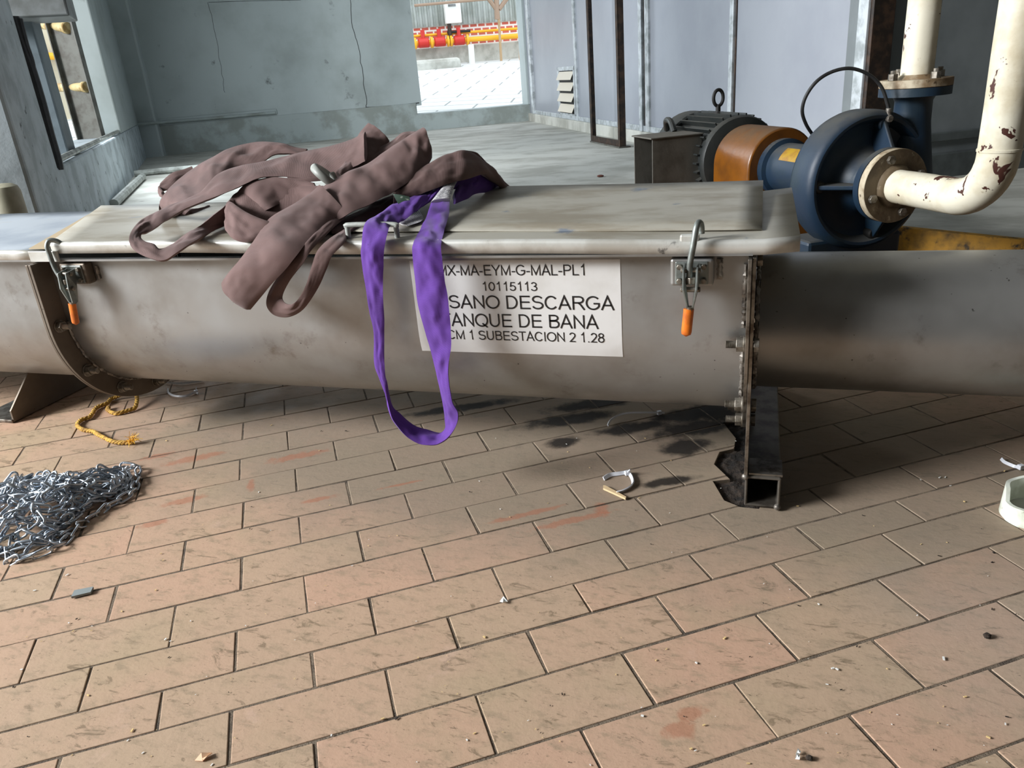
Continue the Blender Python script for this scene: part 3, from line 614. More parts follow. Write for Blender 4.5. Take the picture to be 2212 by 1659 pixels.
# support: saddle plate on a square tube laid across
bm = B(); prism(bm, [(-.006, 1.235, .06), (-.006, 1.235, .452), (-.006, 1.70, .452), (-.006, 1.70, .06)], (.006, 0, 0)); sp = obj('saddle_plate', bm, M['cut_steel'], conv, smooth=0, bevel=.0008)
bm = B()
q = [(0.0, 0.003), (.060, .003), (.060, .063), (0.0, .063)]; qi = [(.005, .008), (.055, .008), (.055, .058), (.005, .058)]
def ring4(y): return [bm.verts.new((a - .004, y, b)) for a, b in q], [bm.verts.new((a - .004, y, b)) for a, b in qi]
o0, i0 = ring4(1.238); o1, i1 = ring4(1.80)
for k in range(4):
    n_ = (k + 1) % 4
    bm.faces.new((o0[k], o0[n_], i0[n_], i0[k])); bm.faces.new((o1[k], i1[k], i1[n_], o1[n_])); bm.faces.new((o0[k], o1[k], o1[n_], o0[n_])); bm.faces.new((i0[k], i0[n_], i1[n_], i1[k]))
sq = obj('support_tube', bm, M['tube_dark'], conv, smooth=0, bevel=.003); sq['label'] = 'square tube foot with open end'
bm = B(); box(bm, .002, .058, 1.243, 1.30, .063, .067); obj('cap_strip', bm, M['cut_steel'], sq, smooth=0)
for x, z in ((-.004, .062), (.052, .006)):
    bm = B(); bmesh.ops.create_icosphere(bm, subdivisions=2, radius=.006, matrix=Matrix.Translation((x, 1.238, z))); obj('weld_spot', bm, M['weld'], sq)
# weld beads
def bead(pts, r, par):
    sp = smooth_path(pts, 3); out = []
    for a_, b_ in zip(sp, sp[1:]):
        m_ = max(1, int((b_ - a_).length / .003))
        out += [a_.lerp(b_, k / m_) for k in range(m_)]
    bm = B(); tube(bm, out, r, 6, jit=.45); return obj('weld_bead', bm, M['weld'], par)
bead([(-.016, VC - (RR + .002) * math.cos(t), ZC - (RR + .002) * math.sin(t)) for t in [math.pi * k / 30 for k in range(0, 22)]], .0045, sp)
bead([(-.016, 1.258, z) for z in (.33, .36, .40, .44)], .004, sp)
bead([(-1.446, VC - (RR + .002) * math.cos(t), ZC - (RR + .002) * math.sin(t)) for t in [math.pi * k / 30 for k in range(0, 26)]], .003, sp)
bead([(.004, 1.46 - (rt_ + .001) * math.cos(t), zt_ - (rt_ + .001) * math.sin(t)) for t in [math.pi * (k - 12) / 30 for k in range(0, 36)]], .004, sp)
# flange bolts
def bolt(x, v, z, side, r=.0095, stub=.018):
    """threaded stub, nut and washer on the side 'side' (-1 left, +1 right) of a flange at x"""
    root = B(); s = side
    cyl(root, (x, v, z), (x + s * .003, v, z), r * 1.5, 18); hexn(root, (x + s * .003, v, z), (x + s * .014, v, z), r * 1.25)
    o = obj('nut', root, M['bolt'], conv, bevel=.0006, smooth=30)
    bm = B(); pr = [(0, 0)]
    for k in range(int(stub / .0016)): pr += [(r * .72, k * .0016), (r * .6, k * .0016 + .0008)]
    pr += [(0, pr[-1][1])]
    lathe(bm, pr, (x + s * .014, v, z), (s, 0, 0), 14); obj('stud', bm, M['bolt'], o, smooth=20)
    bm = B(); hexn(bm, (x - s * .0135, v, z), (x - s * .022, v, z), r * 1.2); obj('bolt_head', bm, M['bolt'], o, bevel=.0006, smooth=30)
RB = .2235
for t in (-34, 1, 33, 61, 90, 119, 147): bolt(-1.449, VC - RB * math.cos(R(t)), ZC - RB * math.sin(R(t)), 1)
for t in (-34, 2, 37, 65, 92, 120): bolt(-.0125, VC - RB * math.cos(R(t)), ZC - RB * math.sin(R(t)), -1)
# lids
def lid(x0a, x0b, x1, za, zb, v1, mt, ml, name, lab=None, lip=.0225):
    """top sheet from v=1.24 to v1 with a folded front lip; x0a/x0b = left edge at front/back; z slopes za->zb"""
    zf = lambda x: za + (zb - za) * (x - x0a) / (x1 - x0a)
    bm = B(); N = 28; rr = .006; rows = []
    for i in range(N + 1):
        row = []
        prof = [(1.235, -lip), (1.235, -rr)] + [(1.235 + rr - rr * math.cos(t), -rr + rr * math.sin(t)) for t in (R(30), R(60), R(90))] + [(1.235 + (v1 - 1.235) * k / 6, 0) for k in range(1, 7)]
        for v, dz in prof:
            f = (v - 1.235) / (v1 - 1.235); xl = x0a + (x0b - x0a) * f; x = xl + (x1 - xl) * i / N
            up = .006 * max(0, (x - .0) / .062) if x > 0 else 0
            row.append(bm.verts.new((x, v, zf(x) + dz + up + .0012 * math.sin(x * 9 + v * 4))))
        rows.append(row)
    for p, q in zip(rows, rows[1:]):
        for k in range(len(p) - 1): bm.faces.new((p[k], q[k], q[k + 1], p[k + 1]))
    o = obj(name, bm, [mt, ml], conv, smooth=40, recalc=False, solid=.002)
    for po in o.data.polygons:
        if po.index % 10 < 4: po.material_index = 1
    if lab: o['label'] = lab
    return o
lid(-3.6, -3.6, -1.43, .4785, .4790, 1.72, M['lid_left'], M['lip'], 'lid', 'lid of the left section, coloured with bluish window light')
main = lid(-1.402, -1.70, .062, .4958, .4785, 1.69, M['lid'], M['lip'], 'lid', 'dusty grey main lid')
bm = B(); prism(bm, [(-1.475, 1.245, .4795), (-1.425, 1.245, .4795), (-1.70, 1.71, .4802), (-1.75, 1.71, .4802)], (0, 0, .0015)); obj('seal_strip', bm, M['seal'], conv, smooth=0)
bm = B(); box(bm, -1.462, -1.385, 1.229, 1.2335, .4555, .478); obj('joint_clip', bm, M['lip'], conv, smooth=0, bevel=.001)
# loose raised sheet on the main lid
bm = B(); vs = []
for i in range(21):
    x = -.86 + .866 * i / 20; zl = .4958 + (.4785 - .4958) * (x + 1.402) / 1.464
    row = [bm.verts.new((x, 1.30 + .40 * k / 6, zl + .0035 + .018 * (k / 6) + .001 * math.sin(x * 7 + k))) for k in range(7)]
    vs.append(row)
for p, q in zip(vs, vs[1:]):
    for k in range(6): bm.faces.new((p[k], q[k], q[k + 1], p[k + 1]))
obj('raised_sheet', bm, M['lid'], conv, smooth=40, solid=.0025)['label'] = 'raised sheet lying on the main lid'
# handle on the lid
hz = .484; hp = [(-.720, 1.262, hz), (-.720, 1.262, hz + .022), (-.715, 1.262, hz + .028), (-.628, 1.262, hz + .027), (-.622, 1.262, hz + .021), (-.622, 1.262, hz)]
bm = B(); tube(bm, smooth_path(hp, 5), .0048, 12); hd = obj('lid_handle', bm, M['conduit'], conv)
for x in (-.720, -.622):
    bm = B(); bmesh.ops.create_uvsphere(bm, u_segments=12, v_segments=8, radius=.008, matrix=Matrix.Translation((x, 1.262, hz)) @ Matrix.Scale(.45, 4, (0, 0, 1))); obj('weld_foot', bm, M['weld'], hd)
# toggle clamps: local (u, out, z)
def clamp(u0, zb, dz, hx):
    P = lambda u, o, z: Vector((u0 + u, 1.26 - o, zb + z))
    bm = B(); box(bm, u0 - .034, u0 + .034, 1.238, 1.26, zb - .023, zb + .022); c = obj('toggle_clamp', bm, M['flange'] if hx < 0 else M['trough'], conv, bevel=.004, smooth=0)
    c['label'] = 'toggle clamp with orange grip, ' + ('left' if hx < 0 else 'right') + ' end of the lid'
    bm = B(); box(bm, u0 - .026, u0 + .026, 1.2355, 1.239, zb - .02, zb + .018); obj('base_plate', bm, M['clamp'], c, bevel=.003, smooth=0)
    for u in (-.019, .019):
        for z in (-.013, .010):
            bm = B(); hexn(bm, P(u, .0235, z), P(u, .030, z), .0048); obj('screw', bm, M['bolt'], c, bevel=.0008, smooth=30)
    tilt = .018
    for sgn in (-1, 1):
        bm = B(); pr = [(.026, .016), (.052, .012), (.056, -.02), (.05, -.052), (.044, -.056), (.036, -.052), (.034, -.02)]
        pts = []
        for o, z in pr: pts.append(P(sgn * (.0105 if z > -.03 else (.0105 if z > -.045 else .004)) - .0016, o, z + dz))
        prism(bm, pts, (.0032, 0, 0)); obj('lever_side', bm, M['clamp'], c, smooth=0, bevel=.0006)
    for o, z in ((.040, .008), (.045, -.022)):
        bm = B(); cyl(bm, P(-.0155, o, z + dz), P(.0155, o, z + dz), .0042, 14, bev=.001); obj('pivot_pin', bm, M['bolt'], c)
    bm = B(); cyl(bm, P(0, .046, -.05 + dz), P(0, .046, -.056 + dz), .006, 12); obj('spring_pin', bm, M['bolt'], c)
    bm = B(); hexn(bm, P(-.0, .043, -.012 + dz), P(0, .043, -.002 + dz), .0085); obj('adjusting_nut', bm, M['bolt'], c, bevel=.0008, smooth=30)
    bm = B(); rr = []
    top = P(-.002, .046, -.054 + dz)
    for k in range(13):
        t = k / 12; rr.append(top + Vector((-.004 * t, -.003 * t, -.046 * t)))
    tube(bm, rr, lambda t: .0085 * (1 if t < .85 else math.sqrt(max(0.02, 1 - ((t - .85) / .15) ** 2))), 14)
    for v in bm.verts: v.co.y = top.y + (v.co.y - top.y) * .75
    obj('grip', bm, M['orange'], c)['label'] = 'orange vinyl grip'
    zt2 = {-1: .502, 1: .509}[hx] - zb
    hk = [P(-.002, .043, -.014 + dz), P(-.002 + hx * .001, .043, .02 + dz), P(hx * .004, .041, zt2 - .03), P(hx * .007, .037, zt2 - .008), P(hx * .010, .029, zt2), P(hx * .013, .020, zt2 - .004), P(hx * .014, .014, zt2 - .014), P(hx * .014, .013, zt2 - .02)]
    if hx < 0:
        hk = [P(-.006, .043, -.03 + dz), P(-.014, .042, -.006 + dz), P(-.026, .040, .02 + dz), P(-.031, .038, .045), P(-.032, .037, zt2 - .012), P(-.028, .031, zt2 - .002), P(-.018, .024, zt2 - .004), P(-.010, .02, zt2 - .012)]
    bm = B(); tube(bm, smooth_path(hk, 6), .0049, 12); obj('hook_rod', bm, M['clamp'], c)
    return c
cr = clamp(-.099, .428, .0, 1)
cl = clamp(-1.366, .428, -.004, -1)
bm = B(); box(bm, -.118, -.088, 1.236, 1.247, .476, .489); obj('catch_tab', bm, M['lip'], cr, smooth=0, bevel=.003)
bead([(-.0565, 1.2565, z) for z in (.412, .425, .438, .448)], .0045, cr); bead([(-1.322, 1.2575, z) for z in (.412, .425, .445)], .003, cl)
# left support foot
ft = [onz(27, 912), onz(22, 888)]
fx = -1.84
bm = B(); prism(bm, [(fx, 1.345, .012), (fx, 1.27, .20), (fx, 1.33, .22), (fx, 1.75, .12), (fx, 1.75, .012)], (.006, 0, 0))
bm.free(); bm = B()
a0, a1, a2 = onp(57, 806, (fx, 0, 0), (1, 0, 0)), onp(20, 888, (fx, 0, 0), (1, 0, 0)), onp(27, 910, (fx, 0, 0), (1, 0, 0))
prism(bm, [(fx, a2.y, .003), (fx, a1.y, a1.z), (fx, a0.y, a0.z), (fx, VC, .125), (fx, 1.72, .16), (fx, 1.72, .003)], (.006, 0, 0))
fo = obj('support_foot', bm, M['flange'], conv, smooth=0, bevel=.0008)
bm = B(); box(bm, fx - .12, fx + .004, a2.y - .004, 1.72, .001, .010); obj('base_plate', bm, M['cut_steel'], fo, smooth=0, bevel=.002)
sb = onz(12, 888, .01); bm = B(); cyl(bm, (fx - .055, 1.47, .008), (fx - .055, 1.47, .052), .008, 14, bev=.001); hexn(bm, (fx - .055, 1.47, .010), (fx - .055, 1.47, .022), .014); obj('anchor_stud', bm, M['bolt'], fo, smooth=30)
# sticker with lettering, wrapped on the front of the trough
def on_trough(u, s, off):
    """u along the trough, s = distance down the front skin from z=.4452"""
    st = .4452 - ZC; r = RR + off
    if s < st: return Vector((u, VC - r, .4452 - s))
    t = (s - st) / RR; return Vector((u, VC - r * math.cos(t), ZC - r * math.sin(t)))
bm = B(); g_ = []
for i in range(25):
    row = []
    for j in range(17):
        f = j / 16; ul = -.603; ur = -.218 ; row.append(bm.verts.new(on_trough(ul + (ur - ul) * i / 24, .1765 * f, .0007)))
    g_.append(row)
for p, q in zip(g_, g_[1:]):
    for k in range(16): bm.faces.new((p[k], p[k + 1], q[k + 1], q[k]))
sign = obj('identification_sticker', bm, M['sign'], conv, smooth=60, recalc=False); sign['label'] = 'white sticker with five lines of black lettering'
def arc(cx, cy, rx, ry, a0, a1, n=14): return [(cx + rx * math.cos(R(a0 + (a1 - a0) * k / n)), cy + ry * math.sin(R(a0 + (a1 - a0) * k / n))) for k in range(n + 1)]
T_ = .115; h_ = T_ / 2; O_ = 1 - h_
GL = {
 'A': (.93, [[(.05, 0), (.465, O_ + .03), (.88, 0)], [(.19, .34), (.74, .34)]]),
 'B': (.93, [[(.16, h_), (.16, O_), (.50, O_)] + arc(.50, .755, .27, .19, 90, -90) + [(.16, .545)], [(.16, .53), (.52, .53)] + arc(.54, .295, .29, .24, 80, -90) + [(.16, h_)]]),
 'C': (1.0, [arc(.52, .5, .42, .45, 38, 322, 26)]),
 'D': (1.0, [[(.16, h_), (.16, O_), (.45, O_)] + arc(.45, .5, .42, .443, 90, -90, 20) + [(.16, h_)]]),
 'E': (.93, [[(.84, O_), (.16, O_), (.16, h_), (.86, h_)], [(.16, .52), (.80, .52)]]),
 'G': (1.086, [arc(.55, .5, .46, .45, 42, 330, 26) + [(.95, .46), (.58, .46)]]),
 'I': (.388, [[(.194, 0), (.194, 1)]]), 'L': (.777, [[(.15, 1), (.15, h_), (.72, h_)]]),
 'M': (1.163, [[(.15, 0), (.15, O_), (.58, .1), (1.01, O_), (1.01, 0)]]), 'N': (1.0, [[(.15, 0), (.15, O_ - .02), (.85, .08), (.85, 1)]]),
 'O': (1.086, [arc(.543, .5, .47, .45, 90, 450, 32)]), 'Q': (1.086, [arc(.543, .5, .47, .45, 90, 450, 32), [(.60, .26), (.98, -.03)]]),
 'P': (.93, [[(.16, 0), (.16, O_), (.52, O_)] + arc(.53, .70, .30, .243, 90, -90) + [(.16, .457)]]),
 'R': (1.0, [[(.16, 0), (.16, O_), (.55, O_)] + arc(.57, .725, .29, .218, 90, -90) + [(.16, .507)], [(.52, .50), (.68, .36), (.93, 0)]]),
 'S': (.93, [arc(.46, .735, .33, .215, 20, 262, 18) + arc(.46, .285, .36, .235, 82, -165, 18)]),
 'T': (.853, [[(.03, O_), (.82, O_)], [(.426, O_), (.426, 0)]]), 'U': (1.0, [[(.15, 1), (.15, .38)] + arc(.5, .38, .35, .33, 180, 360, 18) + [(.85, 1)]]),
 'X': (.93, [[(.04, 0), (.89, 1)], [(.06, 1), (.87, 0)]]), 'Y': (.93, [[(.04, 1), (.465, .43), (.89, 1)], [(.465, .43), (.465, 0)]]),
 '-': (.465, [[(.05, .36), (.42, .36)]]), '.': (.388, [[(.194, 0), (.194, .12)]]), ' ': (.388, []),
 '0': (.777, [arc(.388, .5, .30, .45, 90, 450, 28)]), '1': (.777, [[(.20, .76), (.34, .83), (.46, 1), (.46, 0)]]),
 '2': (.777, [arc(.38, .70, .28, .25, 165, -30, 16) + [(.42, .34), (.12, h_), (.70, h_)]]),
 '3': (.777, [arc(.37, .735, .25, .215, 160, -90, 16) + arc(.37, .285, .30, .235, 90, -162, 16)]),
 '5': (.777, [[(.66, O_), (.22, O_), (.15, .52)] + arc(.38, .325, .30, .27, 130, -160, 20)]),
 '8': (.777, [arc(.388, .75, .24, .195, -90, 270, 24), arc(.388, .295, .29, .24, 90, 450, 24)]),
}
def text_bm(body):
    """flat monoline capitals, cap height 1"""
    bm = B(); x0 = 0.0
    for ch_ in body:
        adv, sts = GL[ch_]
        for st in sts:
            pl = [Vector((x0 + p[0], p[1], 0)) for p in st]; cl = (pl[0] - pl[-1]).length < 1e-6
            if cl: pl = pl[:-1]
            n = len(pl); rows = []
            for k in range(n):
                a = pl[k - 1] if (k or cl) else pl[k]; b = pl[(k + 1) % n] if (k < n - 1 or cl) else pl[k]
                d0 = (pl[k] - a).normalized() if a != pl[k] else None; d1 = (b - pl[k]).normalized() if b != pl[k] else None
                d0 = d0 or d1; d1 = d1 or d0; m = d0 + d1
                m = m.normalized() if m.length > .2 else d0
                nn = Vector((-m.y, m.x, 0)); c = max(.42, nn.dot(Vector((-d1.y, d1.x, 0))))
                rows.append((bm.verts.new(pl[k] + nn * (h_ / c)), bm.verts.new(pl[k] - nn * (h_ / c))))
            for k in range(n if cl else n - 1):
                p, q = rows[k], rows[(k + 1) % n]; bm.faces.new((p[0], p[1], q[1], q[0]))
        x0 += adv
    return bm
def xr(bm): xs = [v.co.x for v in bm.verts]; return min(xs), max(xs)
XU = lambda x: -.6027 + (x - 885) * .000846
for full, vis, x0, x1, s0, hh in (('MX-MA-EYM-G-MAL-PL1', 'MX-MA-EYM-G-MAL-PL1', 948, 1267, .0085, .0190), ('10115113', '10115113', 1047, 1166, .0395, .0160),
                             ('GUSANO DESCARGA', 'SANO DESCARGA', 966, 1326, .0640, .0250), ('TANQUE DE BANA', 'ANQUE DE BANA', 966, 1292, .0985, .0250), ('CCM 1 SUBESTACION 2 1.28', 'M 1 SUBESTACION 2 1.28', 974, 1303, .1310, .0180)):
    mv = text_bm(vis); a_, b_ = xr(mv); mv.free(); k = (XU(x1) - XU(x0)) / (b_ - a_)
    bm = text_bm(full); c_, d_ = xr(bm); ur = XU(x1)
    ysc = hh
    for v in bm.verts:
        v.co = on_trough(ur - (d_ - v.co.x) * k, s0 + hh - v.co.y * ysc, .0013)
    obj('lettering', bm, M['ink'], sign, smooth=0, recalc=False)
# ------------------------------------------------------------------ round slings
def strap_geo(bm, secs, th=.011, n=8, nw=14, wr=.004, seed=0, edge=.0016, freq=26.0, uvl=None):
    """flattened padded sleeve lofted through (edge point, edge point) sections; wrinkled"""
    L = smooth_path([pt(*s[0]) for s in secs], n); Rr = smooth_path([pt(*s[1]) for s in secs], n); N = len(L); rings = []; dist = 0.0; ds = []
    for i in range(N):
        m = (L[i] + Rr[i]) / 2
        if i: dist += (m - (L[i - 1] + Rr[i - 1]) / 2).length
        ds.append(dist)
        m0 = (L[max(i - 1, 0)] + Rr[max(i - 1, 0)]) / 2; m1 = (L[min(i + 1, N - 1)] + Rr[min(i + 1, N - 1)]) / 2
        w = Rr[i] - L[i]; d = (m1 - m0)
        nn = d.cross(w); nn = nn.normalized() if nn.length > 1e-9 else Vector((0, -1, 0))
        rings.append((m, w, nn))
    for k in range(1, N - 1):                     # even out the normals
        m, w, nn = rings[k]; q = rings[k - 1][2] + nn + rings[k + 1][2]
        if q.length > .3: rings[k] = (m, w, q.normalized())
    vs = []; half = nw
    for i, (m, w, nn) in enumerate(rings):
        row = []; wl = w.length
        tt = th * min(1.0, wl / .045)
        for sgn in (1, -1):
            ks = range(0, half + 1) if sgn == 1 else range(half - 1, 0, -1)
            for k in ks:
                s = -1 + 2 * k / half
                b = edge + tt * (1 - abs(s) ** 2.6) ** .8
                fade = (1 - s * s)
                q = Vector((ds[i] * freq, s * 1.3 + seed * 7.1, seed * 3.7))
                wv = wr * (noise.noise(q) * 1.5 + .6 * noise.noise(q * 2.3 + Vector((5, 1, 2)))) * min(1, wl / .05) * (.25 + .75 * fade)
                row.append((m + w * .5 * s + nn * (sgn * b * (1.0 if sgn == 1 else .8) + wv), (k / half * wl, ds[i])))
        vs.append([(bm.verts.new(p), uv) for p, uv in row])
    for p, q in zip(vs, vs[1:]):
        m_ = len(p)
        for k in range(m_):
            a = (p[k], p[(k + 1) % m_], q[(k + 1) % m_], q[k]); f = bm.faces.new([x[0] for x in a])
            for lp, x in zip(f.loops, a): lp[uvl].uv = x[1]
    for e in (vs[0], vs[-1]): bm.faces.new([x[0] for x in e])
S = {}
S['B1'] = [((665, 325, 1.66), (655, 336, 1.62)), ((610, 312, 1.66), (600, 334, 1.61)), ((560, 308, 1.66), (560, 354, 1.57)), ((510, 316, 1.63), (514, 365, 1.54)), ((465, 337, 1.60), (480, 378, 1.48)),
           ((420, 364, 1.57), (456, 408, 1.42)), ((378, 396, 1.52), (428, 432, 1.38)), ((353, 424, 1.46), (392, 450, 1.34)), ((343, 450, 1.42), (380, 463, .50)), ((352, 466, .497), (420, 462, .495)), ((400, 466, .496), (455, 446, .496))]
S['B1b'] = [((415, 360, 1.64), (425, 380, 1.62)), ((395, 367, 1.62), (405, 396, 1.6)), ((372, 374, 1.60), (378, 408, 1.57)), ((350, 393, 1.58), (352, 414, 1.55)), ((344, 402, 1.56), (346, 425, 1.53)), ((350, 412, 1.52), (356, 430, 1.50))]
S['B2'] = [((790, 285, 1.60), (790, 350, 1.50)), ((760, 302, 1.60), (765, 362, 1.49)), ((712, 317, 1.58), (725, 376, 1.48)), ((667, 326, 1.57), (672, 387, 1.45)), ((622, 337, 1.55), (614, 383, 1.44)), ((575, 349, 1.53), (568, 384, 1.42)), ((520, 359, 1.50), (528, 400, 1.39)),
           ((470, 378, 1.46), (486, 419, 1.36)), ((432, 418, 1.40), (445, 434, 1.34)), ((382, 440, 1.36), (396, 455, 1.31)), ((335, 460, 1.30), (352, 482, 1.25)), ((303, 478, 1.24), (318, 503, 1.21)), ((283, 502, 1.19), (307, 506, 1.20)),
           ((279, 524, 1.16), (305, 515, 1.19)), ((294, 545, 1.14), (315, 523, 1.17)), ((328, 560, 1.13), (333, 528, 1.165)), ((357, 563, 1.13), (345, 540, 1.165)), ((388, 543, 1.15), (374, 530, 1.19)), ((425, 520, 1.20), (398, 511, 1.245)), ((470, 495, .497), (434, 486, 1.28)),
           ((505, 480, .497), (468, 458, 1.33)), ((540, 470, .497), (500, 430, 1.37)), ((575, 455, 1.36), (531, 398, 1.40)), ((610, 440, 1.39), (583, 384, 1.43)), ((650, 440, 1.41), (640, 388, 1.44)), ((690, 440, 1.41), (680, 396, 1.44))]
S['B3'] = [((700, 402, 1.43), (705, 470, 1.36)), ((644, 402, 1.43), (645, 478, 1.37)), ((576, 399, 1.42), (585, 485, 1.35)), ((530, 408, 1.40), (540, 492, 1.33)), ((504, 421, 1.38), (507, 490, 1.32)), ((494, 434, 1.35), (493, 490, 1.28)), ((501, 437, 1.31), (495, 509, 1.235)),
           ((531, 457, 1.27), (520, 522, 1.225)), ((576, 476, 1.26), (555, 519, 1.235)), ((620, 485, 1.28), (600, 516, 1.26))]
S['B4'] = [((690, 400, 1.38), (745, 455, 1.33)), ((668, 420, 1.36), (725, 472, 1.31)), ((625, 447, 1.32), (700, 492, 1.27)), ((581, 475, 1.28), (670, 515, 1.22)), ((549, 520, 1.21), (645, 548, 1.18)), ((522, 556, 1.175), (618, 583, 1.165)), ((500, 583, 1.16), (588, 613, 1.155)),
           ((482, 606, 1.16), (553, 656, 1.155)), ((480, 612, 1.168), (543, 667, 1.163)), ((490, 604, 1.19), (553, 652, 1.19)), ((512, 578, 1.20), (578, 620, 1.20))]
S['B5'] = [((725, 465, 1.33), (745, 474, 1.33)), ((712, 475, 1.30), (730, 484, 1.30)), ((689, 495, 1.26), (705, 508, 1.25)), ((660, 525, 1.205), (674, 540, 1.20)), ((632, 560, 1.185), (655, 569, 1.18)), ((600, 600, 1.18), (626, 608, 1.175)), ((581, 632, 1.18), (611, 638, 1.175)),
           ((577, 660, 1.18), (613, 650, 1.17)), ((593, 680, 1.18), (622, 656, 1.165)), ((622, 684, 1.175), (634, 655, 1.16)), ((655, 668, 1.17), (648, 640, 1.165)), ((687, 622, 1.18), (662, 612, 1.17)), ((706, 582, 1.19), (674, 574, 1.185)), ((719, 552, 1.20), (686, 543, 1.20)),
           ((746, 524, 1.225), (708, 520, 1.225)), ((751, 507, 1.27), (735, 502, 1.28)), ((775, 490, 1.33), (770, 480, 1.34))]
S['B6'] = [((913, 276, 1.62), (933, 342, 1.57)), ((900, 284, 1.61), (928, 352, 1.55)), ((880, 296, 1.59), (918, 366, 1.52)), ((855, 312, 1.56), (893, 387, 1.47)), ((800, 351, 1.50), (848, 417, 1.41)), ((757, 370, 1.46), (800, 442, 1.36)), ((715, 394, 1.43), (757, 462, 1.325)), ((688, 411, 1.405), (730, 476, 1.31)),
           ((668, 424, 1.38), (722, 474, 1.31)), ((672, 430, 1.36), (725, 474, 1.32))]
S['B7'] = [((794, 268, 1.66), (842, 307, 1.63)), ((776, 290, 1.63), (829, 325, 1.60)), ((762, 318, 1.59), (806, 343, 1.55)), ((747, 345, 1.55), (780, 362, 1.51)), ((736, 364, 1.50), (757, 378, 1.47)), ((728, 380, 1.47), (745, 392, 1.44))]
S['B8'] = [((884, 286, 1.66), (905, 290, 1.65)), ((868, 290, 1.65), (885, 308, 1.62)), ((846, 306, 1.63), (862, 328, 1.59)), ((812, 322, 1.60), (822, 350, 1.55)), ((790, 340, 1.57), (795, 362, 1.52))]
S['B9'] = [((850, 415, 1.43), (850, 440, 1.39)), ((868, 400, 1.46), (868, 428, 1.42)), ((900, 370, 1.50), (900, 420, 1.44)), ((940, 345, 1.54), (935, 408, 1.46)), ((975, 330, 1.57), (975, 394, 1.49)), ((1008, 325, 1.60), (1010, 386, 1.52)), ((1040, 345, 1.64), (1045, 377, 1.58)), ((1068, 372, 1.68), (1070, 392, 1.64)),
           ((1092, 398, 1.71), (1094, 413, 1.69)), ((1107, 412, 1.74), (1106, 420, 1.73))]
S['B9b'] = [((1000, 326, 1.62), (1012, 330, 1.64)), ((1016, 329, 1.64), (1040, 348, 1.68)), ((1040, 346, 1.67), (1070, 380, 1.71)), ((1070, 372, 1.71), (1090, 405, 1.74)), ((1100, 402, 1.75), (1110, 416, 1.76))]
S['B10'] = [((725, 478, 1.34), (716, 503, 1.28)), ((765, 462, 1.39), (748, 502, 1.30)), ((810, 438, 1.44), (795, 482, 1.36)), ((845, 423, 1.47), (838, 456, 1.42)), ((880, 408, 1.51), (876, 428, 1.48)), ((925, 392, 1.56), (930, 406, 1.53))]
S['B11'] = [((560, 470, .50), (590, 500, .50)), ((620, 440, .50), (650, 490, .50)), ((690, 430, .50), (710, 480, .50)), ((760, 410, .50), (775, 450, .50))]
S['B12'] = [((610, 350, 1.62), (625, 395, 1.58)), ((660, 345, 1.63), (670, 392, 1.59)), ((720, 338, 1.64), (730, 385, 1.60)), ((780, 328, 1.65), (790, 372, 1.61)), ((860, 318, 1.66), (870, 360, 1.62))]
root = empty('round_sling', onz(720, 470, .49), 'dusty brown padded round sling heaped in loops on the conveyor lid', 'sling')
bm = B(); uvl = bm.loops.layers.uv.new('UVMap')
for i, (k, th, wr) in enumerate((('B1', .005, .005), ('B1b', .004, .002), ('B2', .005, .003), ('B3', .006, .005), ('B4', .011, .004), ('B5', .004, .002), ('B6', .013, .005), ('B7', .011, .004), ('B8', .006, .003), ('B9', .010, .004), ('B9b', .005, .003), ('B10', .008, .003), ('B11', .006, .002), ('B12', .006, .002))):
    strap_geo(bm, S[k], th, 8, 14, wr, i + 1, uvl=uvl)
obj('sling_sleeve', bm, M['brown'], root, smooth=70)['kind'] = 'part'
del root.children[0]['kind']
bm = B(); uvl = bm.loops.layers.uv.new('UVMap')
strap_geo(bm, [((848, 418, 1.37), (860, 440, 1.33)), ((866, 420, 1.36), (872, 434, 1.34)), ((884, 424, 1.36), (886, 432, 1.345))], .001, 5, 6, .0006, 40, edge=.0006, uvl=uvl)
obj('sling_tag', bm, plain('dark_green_tag', (44, 62, 50), .5, c2=(120, 124, 116), sc=60, lo=.6, hi=.66), root, smooth=60)['label'] = 'small dark green tag'
Pp = [((1085, 414, 1.73), (1078, 418, 1.72)), ((1074, 392, 1.70), (1066, 418, 1.69)), ((1058, 371, 1.66), (1050, 416, 1.64)), ((1025, 371, 1.61), (1024, 420, 1.58)), ((1003, 381, 1.575), (1010, 430, 1.53)), ((990, 396, 1.54), (995, 436, 1.50)), ((980, 418, 1.50), (982, 442, 1.47))]
